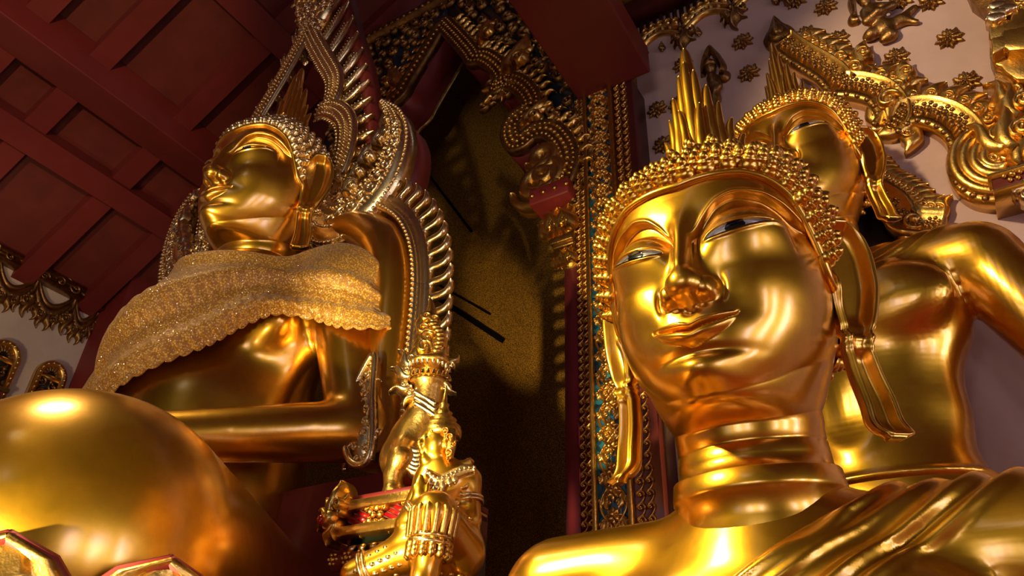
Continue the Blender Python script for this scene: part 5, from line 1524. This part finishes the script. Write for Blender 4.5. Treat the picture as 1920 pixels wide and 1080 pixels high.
for i in range(3):
    a, b = drops[i, 0], drops[i + 1, 0] if i < 2 else 5.92
    L_ = b - a; sag = .42
    o = empty('wall_swag', LEFT.P((a + L_ / 2, dz))[0], swl[i], 'swag', 'swags under the side wall frieze')
    P = np.array([[a + L_ * t, dz - sag * (1 - (2 * t - 1) ** 2) ** .9] for t in np.linspace(0, 1, 16)])
    mb = MB(); leaf(mb, LEFT, P, [.03, .07, .09, .10, .09, .07, .03], .09, thick=.0); leaf(mb, LEFT, P + [0, .13], [.02, .05, .06, .05, .02], .08)
    put(mb, 'garland', GOLD_DARK, o)
    mb = MB(); 
    for k, q_ in enumerate(resample(P + [0, -.03], 12)): kranok(mb, LEFT, q_, -PI / 2 + (k - 5.5) * .12, .18 + .16 * (1 - abs(k - 5.5) / 6), 1 if k % 2 else -1, thick=0, h=.5)
    put(mb, 'leaves', GOLD_DARK, o)
for i, lab in ((1, 'hanging leaf drop between the first two swags of the side wall'), (2, 'hanging leaf drop nearest the dark corner pillar, on the side wall')):
    o = empty('wall_leaf_drop', LEFT.P((drops[i, 0], dz - .3))[0], lab, 'drop', 'leaf drops between the swags')
    u = drops[i, 0]; mb = MB(); tube(mb, LEFT.P([(u, dz + .1, .05), (u, dz - .15, .06), (u, dz - .3, .06)]), .03, 6); put(mb, 'cord', GOLD_DARK, o)
    mb = MB()
    for a_, s_ in ((-PI / 2, .42), (-PI / 2 + .5, .3), (-PI / 2 - .5, .3), (-PI / 2 + 1.1, .22), (-PI / 2 - 1.1, .22)): kranok(mb, LEFT, (u, dz - .28), a_, s_, 1, thick=0, h=.5)
    put(mb, 'leaf', GOLD_DARK, o)
def niche_window(pts, lab):
    """arched gilded window panel: moulding, fan light, carved leaf"""
    P = LW(zl(pts)); l, r = P[0, 0], P[1, 0]; zb_2 = P[2, 1]; zt_2 = P[3, 1]; c = .5 * (l + r); rad = .5 * (r - l); sp = zt_2 - rad * 1.15
    o = empty('arched_window', LEFT.P((c, zb_2))[0], lab, 'window', 'small arched windows on the side wall')
    th = np.linspace(0, PI, 21); out = [(l, zb_2)] + [(c - rad * math.cos(t), sp + rad * 1.15 * math.sin(t)) for t in th] + [(r, zb_2)]
    out = np.array(out)
    mb = MB(); prism(mb, LEFT, out[::-1], .0, .04); put(mb, 'panel', BLACK, o)
    mb = MB(); band(mb, LEFT, out, [(-.055, 0), (-.055, .10), (-.02, .13), (.02, .13), (.055, .10), (.055, 0)]); beads(mb, LEFT, offset(out, .0), .09, .03, .13); put(mb, 'moulding', GOLD_ORN, o)
    mb = MB()
    for k in range(7): a_ = PI * (k + .5) / 7; leaf(mb, LEFT, np.array([[c + rad * .3 * math.cos(a_), sp + .05 + rad * .3 * math.sin(a_)], [c + rad * .55 * math.cos(a_), sp + .05 + rad * .6 * math.sin(a_)], [c + rad * .8 * math.cos(a_), sp + .05 + rad * .9 * math.sin(a_)]]), [.02, .05, .03], .03, n_off=.04, thick=0)
    put(mb, 'fanlight', GOLD_DARK, o)
    mb = MB(); box(mb, LEFT, l, r, sp - .05, sp + .03, .03, .08); put(mb, 'transom', GOLD_ORN, o)
    mb = MB(); scrollwork(mb, LEFT, [(l + .07, zb_2), (r - .07, zb_2), (r - .07, sp - .08), (l + .07, sp - .08)], .24, .05, n_off=.04, seed=int(abs(c) * 10)); put(mb, 'carving', GOLD_DARK, o)
niche_window([(-130, 800), (88, 760), (10, 1000), (0, 640)], 'small arched gilded window cut by the frame\'s left edge on the side wall')
niche_window([(185, 900), (358, 880), (240, 1080), (285, 765)], 'small arched gilded window right of another one, above the golden knee')
bz = LW(zl([(60, 960)]))[0][1]
mb = MB(); box(mb, LEFT, -3, 5.0, bz - .6, bz, 0, .12); sb = tagit(mb.build('side_wall_dado', RED_DARK, smooth=False), 'dark carved dado band under the arched windows of the side wall', 'dado')
mb = MB()
for k in range(14):
    u = 1.5 + .3 * k; prism(mb, LEFT, [(u - .13, bz - .25), (u, bz - .46), (u + .13, bz - .25), (u, bz - .04)], .12, .17)
box(mb, LEFT, -3, 5.0, bz - .03, bz + .03, 0, .18); mb.build('carved_lozenges', GOLD_DARK, sb, smooth=False)
# end wall of the left aisle: rosettes, leaves and the corner arch
for x, y, lab in ((322, 500, 'dark rosette on the left aisle wall touching the halo scroll'), (300, 520, 'dark rosette on the left aisle wall above the shawl'), (274, 545, 'dark rosette on the left aisle wall nearest the corner pillar'), (218, 655, 'dark rosette on the left aisle wall beside the shawl\'s lower edge')):
    src = next(o_ for o_ in bpy.data.objects if o_.name.startswith('wall_rosette')); o = src.copy(); COL.objects.link(o)
    o.location = BACKL.P(BACKL.uv(x, y))[0]; o.scale = (1.35,) * 3; tagit(o, lab, 'rosette', 'rosettes on the left aisle wall')
BL = lambda L: px(BACKL, L)
ca = empty('aisle_arch', BACKL.P(BL([(200, 640)])[0])[0], 'dark gilded arch with leaf crest in the far left corner, beside the shawl', 'arch')
P = catmull(BL(zl([(790, 330), (735, 420), (690, 500), (640, 580), (615, 660), (590, 780)])), 6)
mb = MB(); leaf(mb, BACKL, P, [.05, .09, .09, .09, .09], .10, thick=.1); put(mb, 'arch_band', GOLD_DARK, ca)
for i, q_ in enumerate(resample(P, 9)[1:-1]):
    mb = MB(); kranok(mb, BACKL, q_, 2.4, .34, 1, n_off=.05, thick=.08, h=.6); put(mb, 'flame_leaf', GOLD_DARK, ca)
mb = MB()
for q_, a_, s_ in (((520, 870), 1.9, .55), ((570, 870), 1.2, .6), ((620, 850), 1.6, .55), ((560, 840), .5, .4), ((500, 860), 2.7, .35)): kranok(mb, BACKL, BL(zl([q_]))[0], a_, s_, 1, n_off=.2, thick=.2, h=.6)
put(mb, 'scroll_end', GOLD_DARK, ca)
cap_ = BL(zl([(620, 800), (740, 700), (740, 910), (650, 690)]))
mb = MB(); 
for k in range(5):
    z_ = cap_[2, 1] + (cap_[1, 1] - cap_[2, 1]) * k / 5; w_ = .25 + .06 * (k % 2) + .05 * k
    box(mb, BACKL, cap_[0, 0] + .1 - w_ * .3, cap_[0, 0] + .6 + w_, z_, z_ + (cap_[1, 1] - cap_[2, 1]) / 5.5, 0, .3 + .06 * k)
o = put(mb, 'capital', GOLD_DARK, ca); bevel(o, .03)
mb = MB()
for k in range(6): kranok(mb, BACKL, (cap_[0, 0] + .05 + .14 * k, cap_[1, 1]), PI / 2, .34, 1 if k % 2 else -1, n_off=.4, thick=.3, h=.5)
put(mb, 'leaf_crown', GOLD_ORN, ca)
# ------------------------------------------------------------------ the three great statues
R = math.radians
def statue(name, label, pos, yaw, s, pitch, fn, m, h=.075, eye_m=None, robe=True, curls=(.185, .092, .15), fin=1.5, hi=None, lo=None, beads_=False, curl_m=None):
    r = empty(name, pos, label, 'statue', rz=yaw, sc=s); r.rotation_euler = (pitch, 0, yaw)
    mb = MB(); head_mesh(mb)
    k = {}
    if lo is not None: k = dict(lo=lo, hi=hi)
    V, Q = body_mesh(mb, fn, h, **k); mb.build('body', m, r)
    eye_parts(r, eye_m or WHITE_EYE, BLACK_EYE); hair_parts(r, m, curl_m or m, m, *curls, beads=beads_)
    for sg_ in (-1, 1): ear_part(r, sg_, m)
    flame_finial(r, m, h=fin)
    if robe: robe_part(r, V, Q, m)
    return r
seated0 = body_fn(2.72, -3.6); seated = body_fn(2.72, -3.55, dz=1.2, ky=.7, kr=.25)
F1 = ((.862, 2.54, 2.695), R(-33.5), .42, R(4.5)); F2 = ((-2.47, 5.75, 5.64), R(-29), .55, R(2)); F3 = ((2.456, 4.825, 5.42), R(-40), .5, 0)
front = statue('temple_statue', 'large gilded seated statue nearest the viewer, smiling face and draped shoulder close up', *F1, seated0, GOLD, h=.06, fin=2.0)
shawled = statue('temple_statue', 'gilded seated statue seen in profile under a sparkling shawl, before a flame-shaped throne', *F2, seated, GOLD, h=.075, robe=False, eye_m=GOLD, lo=(-4.6, -5.4, -7.1), hi=(4.6, 1.9, -.45), curls=(.15, .068, .085), fin=1.9, beads_=True, curl_m=GOLD_PALE)
def stand_fn(X, arms=True, legs=True):
    Y = X.copy(); Y[..., 0] = np.abs(X[..., 0])
    d = cap_sdf(X, (0, .2, -.55), (0, .22, -1.2), .62, .85)
    d = smin(d, cap_sdf(Y, (.45, .22, -1.08), (1.95, .28, -1.22), .46, .56), .28)
    d = smin(d, ell_sdf(X, (0, .2, -2.0), (1.72, .88, 1.25)), .3)
    d = smin(d, ell_sdf(Y, (.82, -.42, -1.85), (.86, .36, .56)), .22)
    d = smin(d, ell_sdf(X, (0, .2, -3.3), (1.36, .80, 1.35)), .4)
    d = smin(d, ell_sdf(X, (0, .1, -4.8), (1.5, .9, 1.3)), .4)
    d = smin(d, cap_sdf(X, (2.05, .3, -1.3), (3.05, .2, -3.9), .54, .43), .12)
    d = smin(d, cap_sdf(X, (3.05, .2, -3.9), (3.5, -.3, -6.0), .43, .28), .1)
    d = smin(d, ell_sdf(X, (3.55, -.4, -6.5), (.17, .36, .55)), .12)
    for q in range(4): d = smin(d, cap_sdf(X, (3.55, -.66 + .17 * q, -6.9), (3.5, -.62 + .15 * q, -7.6), .10, .075), .04)
    d = smin(d, cap_sdf(X, (3.5, -.7, -6.4), (3.35, -.95, -6.95), .11, .08), .05)
    d = smin(d, cap_sdf(X, (-2.02, .3, -1.3), (-2.3, .1, -3.7), .54, .43), .12)
    d = smin(d, cap_sdf(X, (-2.3, .1, -3.7), (-1.5, -1.9, -3.0), .43, .28), .1)
    d = smin(d, ell_sdf(X, (-1.45, -2.1, -2.5), (.36, .16, .5)), .12)
    for q in range(4): d = smin(d, cap_sdf(X, (-1.7 + .17 * q, -2.15, -2.2), (-1.68 + .16 * q, -2.2, -1.5), .10, .07), .04)
    d = smin(d, cap_sdf(X, (-1.2, -2.1, -2.7), (-.95, -2.25, -2.2), .11, .08), .05)
    if legs:
        d = smin(d, cap_sdf(Y, (.6, .1, -5.5), (.6, .1, -10.2), .95, .62), .3)
        d = smin(d, ell_sdf(Y, (.6, -.5, -10.65), (.42, 1.0, .30)), .2)
        d = np.maximum(d, -10.95 - X[..., 2])
    return d
back = statue('temple_statue', 'gilded statue rising behind the nearest one, one eye and smooth shoulder showing', *F3, stand_fn, GOLD, h=.085, lo=(-3.3, -3.4, -11.0), hi=(4.2, 1.7, -.45), fin=2.15)

# pedestals: lotus throne of the shawled statue, plain ones for the others
def local(F, P):
    P = np.atleast_2d(np.asarray(P, float)); c, s_ = math.cos(F[1]), math.sin(F[1])
    return np.stack([P[:, 0] * c - P[:, 1] * s_ + F[0][0], P[:, 0] * s_ + P[:, 1] * c + F[0][1], P[:, 2]], 1)
def stand(name, lab, F, rx, ry, cy, ztop, tiers, m):
    o = empty(name, (*local(F, [[0, cy, 0]])[0][:2], 0), lab, 'pedestal'); s_ = F[2]
    th = np.linspace(0, 2 * PI, 64, endpoint=False); mb = MB()
    rows = []
    for z_, k in tiers:
        P = np.stack([np.sign(np.cos(th)) * np.abs(np.cos(th)) ** .75 * rx * k * s_, cy * 1.0 + np.sign(np.sin(th)) * np.abs(np.sin(th)) ** .75 * ry * k * s_, np.full(64, z_ * ztop)], 1); rows.append(local(F, P))
    V = np.concatenate(rows); n = len(rows); f = list(map(tuple, grid_faces(n, 64, False, True, flip=True))); f.append(tuple(range(64))[::-1]); f.append(tuple(range((n - 1) * 64, n * 64)))
    mb.add(V, f); put(mb, 'drum', m, o); return o
zs1 = F1[0][2] - 5.75 * F1[2]; zs2 = F2[0][2] - 6.95 * F2[2]
stand('statue_base', 'plain red plinth hidden beneath the nearest statue', F1, 4.3, 3.6, -1.1 * F1[2], zs1 + .01, [(0, 1), (.5, 1), (.6, .95), (1, .95)], RED_DARK)
lot = stand('lotus_throne', 'lotus throne with gilded red-rimmed petals under the shawled statue\'s knee', F2, 4.4, 3.6, -1.6 * F2[2], zs2 + .01, [(0, 1.0), (.35, 1.0), (.4, .95), (.8, .95), (.95, 1.0), (1, 1.0)], RED)
# ------------------------------------------------------------------ sequined shawl over the shoulder
LACE = mat('gold_sequined_lace', (.60, .30, .03), rough=.5, metal=.35)
def lace(m):
    nt = m.node_tree; L = nt.links; b = nt.nodes['Principled BSDF']; tc = nt.nodes.new('ShaderNodeTexCoord')
    v = nt.nodes.new('ShaderNodeTexVoronoi'); v.inputs['Scale'].default_value = 62; L.new(tc.outputs['Object'], v.inputs['Vector'])
    cr = nt.nodes.new('ShaderNodeValToRGB'); e = cr.color_ramp.elements; e[0].position = .12; e[0].color = (.95, .56, .06, 1); e[1].position = .55; e[1].color = (.42, .17, .010, 1)
    L.new(v.outputs['Distance'], cr.inputs['Fac'])
    g = nt.nodes.new('ShaderNodeTexVoronoi'); g.inputs['Scale'].default_value = 120; L.new(tc.outputs['Object'], g.inputs['Vector'])
    sp = nt.nodes.new('ShaderNodeSeparateColor'); L.new(g.outputs['Color'], sp.inputs['Color'])
    gl = nt.nodes.new('ShaderNodeMapRange'); gl.inputs['From Min'].default_value = .72; gl.inputs['From Max'].default_value = .78; L.new(sp.outputs[0], gl.inputs['Value'])
    ds = nt.nodes.new('ShaderNodeMapRange'); ds.inputs['From Min'].default_value = .45; ds.inputs['From Max'].default_value = .3; L.new(g.outputs['Distance'], ds.inputs['Value'])
    mu = nt.nodes.new('ShaderNodeMath'); mu.operation = 'MULTIPLY'; L.new(gl.outputs['Result'], mu.inputs[0]); L.new(ds.outputs['Result'], mu.inputs[1])
    mx = nt.nodes.new('ShaderNodeMix'); mx.data_type = 'RGBA'; mx.inputs[7].default_value = (.95, .85, .7, 1); L.new(mu.outputs[0], mx.inputs[0]); L.new(cr.outputs['Color'], mx.inputs[6]); L.new(mx.outputs[2], b.inputs['Base Color'])
    mm = nt.nodes.new('ShaderNodeMapRange'); mm.inputs['To Min'].default_value = .15; mm.inputs['To Max'].default_value = 1; L.new(mu.outputs[0], mm.inputs['Value']); L.new(mm.outputs['Result'], b.inputs['Metallic'])
    mr = nt.nodes.new('ShaderNodeMapRange'); mr.inputs['To Min'].default_value = .5; mr.inputs['To Max'].default_value = .12; L.new(mu.outputs[0], mr.inputs['Value']); L.new(mr.outputs['Result'], b.inputs['Roughness'])
    # sequins lie every which way
    nm = nt.nodes.new('ShaderNodeVectorMath'); nm.operation = 'SUBTRACT'; L.new(g.outputs['Color'], nm.inputs[0]); nm.inputs[1].default_value = (.5, .5, .5)
    sc = nt.nodes.new('ShaderNodeVectorMath'); sc.operation = 'SCALE'; L.new(nm.outputs[0], sc.inputs[0]); ml = nt.nodes.new('ShaderNodeMath'); ml.operation = 'MULTIPLY'; ml.inputs[1].default_value = 1.2; L.new(mu.outputs[0], ml.inputs[0]); L.new(ml.outputs[0], sc.inputs['Scale'])
    ge = nt.nodes.new('ShaderNodeNewGeometry'); bp = nt.nodes.new('ShaderNodeBump'); bp.inputs['Strength'].default_value = .15; bp.inputs['Distance'].default_value = .006; bp.invert = True; L.new(v.outputs['Distance'], bp.inputs['Height'])
    ad = nt.nodes.new('ShaderNodeVectorMath'); ad.operation = 'ADD'; L.new(bp.outputs['Normal'], ad.inputs[0]); L.new(sc.outputs[0], ad.inputs[1])
    no = nt.nodes.new('ShaderNodeVectorMath'); no.operation = 'NORMALIZE'; L.new(ad.outputs[0], no.inputs[0]); L.new(no.outputs[0], b.inputs['Normal'])
    b.inputs['Sheen Weight'].default_value = .2
lace(LACE)
def drape_fn(X):
    Y = X.copy(); Y[..., 0] = np.abs(X[..., 0])
    d = cap_sdf(X, (0, .2, -.55), (0, .22, -1.2), .62, .85)
    d = smin(d, cap_sdf(Y, (.45, .22, -1.08), (1.95, .28, -1.22), .46, .56), .3)
    d = smin(d, ell_sdf(X, (0, .15, -2.1), (1.75, 1.0, 1.3)), .35)
    d = smin(d, ell_sdf(X, (0, .1, -3.6), (1.5, 1.0, 1.5)), .4)
    d = smin(d, ell_sdf(Y, (.82, -.42, -1.85), (.90, .42, .60)), .3)
    d = smin(d, cap_sdf(X, (0, .1, -2.0), (0, .1, -5), 1.48, 1.55), .4)
    return smin(d, cap_sdf(Y, (2.02, .3, -1.32), (2.72, .25, -3.6), .55, .50), .45)
def shawl():
    F = F2; s = F[2]
    nu, nv = 260, 110
    # guide lines on the body, from the left shoulder (u=0) across the chest to the right waist (u=1)
    top = catmull([(2.9, .5, -1.6), (2.3, .35, -.75), (1.3, .1, -.55), (.55, -.45, -.52), (-.3, -.55, -.58), (-1.1, .5, -.5), (-2.0, .9, -.6), (-2.8, .95, -1.2), (-3.3, .8, -2.4), (-3.5, .6, -3.8)], 10)
    low = catmull([(2.75, .5, -2.05), (2.72, -.1, -2.2), (2.0, -.75, -1.95), (1.45, -.9, -2.1), (.75, -.95, -2.55), (.0, -.95, -3.0), (-.7, -.95, -3.45), (-1.4, -.95, -3.9), (-2.1, -.9, -4.3), (-2.9, -.5, -4.6)], 10)
    top = resample(top, nu); low = resample(low, nu)
    u = np.linspace(0, 1, nu)[:, None]; v = np.linspace(0, 1, nv)[None]
    scal = .06 * np.abs(np.sin(u * PI * 42)) 
    low = low + np.stack([0 * scal[:, 0], 0 * scal[:, 0], -scal[:, 0]], 1)
    P = top[:, None] * (1 - v[..., None]) + low[:, None] * v[..., None]
    P[..., 1] -= .35 * np.sin(PI * v) * np.sin(PI * u)
    P = project_to(drape_fn, P, .09, 7)
    g = sd_grad(drape_fn, P)
    fade = sst(u, .06, .3)
    ph = v * 22 + 1.5 * np.sin(u * 3 + v * 4) + 3.0 * (1 - u)
    fold = .5 + .5 * np.sin(ph); fold = fold ** 2.0
    amp = (.16 + .10 * u) * (.35 + .65 * fade) * np.sin(PI * np.clip(v * .94 + .03, 0, 1)) ** .4
    fine = .004 * np.sin(v * 70 + u * 9)
    flare = .16 * sst(u, .14, 0.0) * sst(v, .3, 1.0)
    P = P + g * (amp * fold + fine + flare + .015 * np.sin(u * 40) * sst(u, .25, .0))[..., None]
    c, sn = math.cos(F[3]), math.sin(F[3])
    Q = P.reshape(-1, 3) * s; Q = np.stack([Q[:, 0], Q[:, 1] * c - Q[:, 2] * sn, Q[:, 1] * sn + Q[:, 2] * c], 1)
    c, sn = math.cos(F[1]), math.sin(F[1]); Q = np.stack([Q[:, 0] * c - Q[:, 1] * sn, Q[:, 0] * sn + Q[:, 1] * c, Q[:, 2]], 1) + np.array(F[0])
    sh = empty('lace_shawl', Q.mean(0), 'sparkling golden lace shawl draped across the profile statue\'s chest and shoulder', 'shawl')
    mb = MB(); mb.add(Q, grid_faces(nu, nv)); o = put(mb, 'cloth', LACE, sh)
    md = o.modifiers.new('thickness', 'SOLIDIFY'); md.thickness = .012; md.offset = 1
    # edging along the lower hem
    G_ = Q.reshape(nu, nv, 3); mb = MB(); tube(mb, G_[:, -1], .011, 5); tube(mb, G_[:, -4], .008, 5); put(mb, 'hem_braid', LACE, sh)
    return sh
shawl()
# petals of the lotus throne that show by the knee
def petals():
    o = lot; s_ = F2[2]
    for i in range(17):
        a = -PI * .98 + i * PI * 1.25 / 16
        for big in (1, 0):
            aa = a + (0 if big else PI * 1.25 / 32)
            c_ = np.array([math.copysign(abs(math.cos(aa)) ** .75, math.cos(aa)) * 4.4 * s_, -1.6 * s_ + math.copysign(abs(math.sin(aa)) ** .75, math.sin(aa)) * 3.6 * s_, 0])
            nrm = np.array([math.cos(aa) / 4.4, math.sin(aa) / 3.6, 0]); nrm /= np.linalg.norm(nrm)
            wv = np.array([-nrm[1], nrm[0], 0])
            p0 = local(F2, c_ + nrm * .05)[0]; d0 = local(F2, [nrm])[0] - local(F2, [[0, 0, 0]])[0]; w0 = local(F2, [wv])[0] - local(F2, [[0, 0, 0]])[0]
            p0[2] = zs2 - .41; Hh, Wd = (.80, .27) if big else (.70, .16)
            nu, nv = 15, 13; V = []
            for t in np.linspace(0, 1, nu):
                ww = Wd * (math.sin(PI * (.18 + .82 * t) ** 1.0) ** .6 if t < 1 else .0) if False else Wd * (1 - max(0, (t - .55) / .45) ** 2.2) ** .5 * (.75 + .25 * min(1, t * 2))
                for x in np.linspace(-1, 1, nv):
                    rimz = .035 * (abs(x) > .8) + .03 * math.exp(-(x / .09) ** 2) * (t < .85)
                    bul = .16 * (1 - x * x) * math.sin(PI * min(1, t * .9 + .1)) + .20 * t ** 2 * (1 if big else .6) - (0 if big else .06)
                    V.append(p0 + w0 * ww * x + d0 * (bul + rimz) + np.array([0, 0, Hh * t]))
            mb = MB(); mb.add(V, grid_faces(nu, nv)); p_ = put(mb, 'lotus_petal', GOLD_ORN, o)
            md = p_.modifiers.new('thickness', 'SOLIDIFY'); md.thickness = .04; md.offset = 0
            E_ = np.array(V).reshape(nu, nv, 3); mb = MB(); loop = np.concatenate([E_[2:, 0], E_[-1, 1:-1], E_[2:, -1][::-1]]); tube(mb, loop + d0 * -.02, .028, 6); put(mb, 'red_rim', RED, p_)
petals()
# ------------------------------------------------------------------ light: daylight through doors and windows, unseen warm spots on the statues and round them
w = bpy.data.worlds.new('world'); SC.world = w; w.use_nodes = True; bg = w.node_tree.nodes['Background']; bg.inputs[0].default_value = (.75, .80, 1.0, 1); bg.inputs[1].default_value = 1.6
def area(name, loc, tgt, size, power, col, sy=None):
    l = bpy.data.lights.new(name, 'AREA'); l.energy = power; l.color = col; l.size = size; l.shape = 'RECTANGLE'; l.size_y = sy or size
    o = bpy.data.objects.new(name, l); COL.objects.link(o); o.location = loc
    o.rotation_euler = (Vector(tgt) - Vector(loc)).to_track_quat('-Z', 'Y').to_euler(); return o
def spot(name, loc, tgt, power, col, ang=60, r=.15, blend=.6):
    l = bpy.data.lights.new(name, 'SPOT'); l.energy = power; l.color = col; l.spot_size = math.radians(ang); l.spot_blend = blend; l.shadow_soft_size = r
    o = bpy.data.objects.new(name, l); COL.objects.link(o); o.location = loc
    o.rotation_euler = (Vector(tgt) - Vector(loc)).to_track_quat('-Z', 'Y').to_euler(); return o
COOL = (.90, .80, 1.0); WARM = (1.0, .82, .46)
def at(a, b, z): return tuple(A * a + B * b + Z * z)
for i, (a, b) in enumerate(WIN):      # window daylight on the right side wall (u runs along -A)
    u = .5 * (a + b); area('window_daylight', at(-u, -10.9, 2.8), at(-u, 0, 3.2), b - a, 95, COOL, 3.2)
for b0, wd in ((.4, 2.4), (-4.1, 1.6)): area('door_daylight', at(-15.9, b0, 2.4), at(0, b0, 3), wd, 110, COOL, 3.6)
# unseen warm spots, some of them only added for brightness
pn = BACKL.P(BACKL.uv(955, 600))[0]
spot('unseen_spot', at(-1.2, 5.2, 1.0), at(3.4, 5.2, 5.2), 280, WARM, 46, .25)
spot('unseen_spot', at(4.2, 1.9, .8), tuple(pn), 2200, WARM, 10, .04, .8)  # added low behind the front statue to make the panel's glow
pn2 = BACKL.P(BACKL.uv(850, 540))[0]
spot('unseen_spot', at(4.0, 1.9, .8), tuple(pn2), 500, WARM, 11, .03, .8)  # second added spot, carrying the panel's glow farther left
spot('unseen_spot', at(-1.2, 2.3, 1.3), at(4.6, 3.1, 4.0), 2200, (1.0, .84, .44), 36, .06, .6)
spot('unseen_spot', at(-1.0, 3.8, 6.2), at(2.2, .5, 2.7), 1500, (1.0, .84, .42), 50, .2)
spot('unseen_spot', at(-1.0, 2.6, 7.6), at(6.0, -1.6, 6.6), 1500, (1.0, .78, .50), 42, .2)
spot('unseen_spot', at(-2.2, 3.0, 4.2), at(3.4, 4.75, 6.6), 520, (1, .86, .6), 30, .15)
spot('unseen_spot', at(.2, 7.6, 3.0), at(2.0, 10.0, 10.5), 60, (1, .72, .4), 90, .3)  # added to lift the left ceiling and its beam
spot('unseen_spot', at(-3.0, 2.0, 5.0), at(1.4, 9.6, 10.4), 1600, (1, .70, .36), 40, .2)  # added to turn the red beam's side warmer
spot('unseen_spot', at(.5, 8.6, 3.0), at(4.0, 13.0, 6.5), 330, (1, .78, .5), 70, .3)  # added to warm the far side wall
spot('unseen_top_spot', at(.6, 5.6, 8.5), at(.4, 5.0, 0), 380, (1.0, .80, .48), 75, .6)  # no fixture here: added to light the carpet and the knee's top
SC.view_settings.view_transform = 'Standard'; SC.view_settings.look = 'None'; SC.view_settings.gamma = 1.0; SC.view_settings.exposure = 0.35
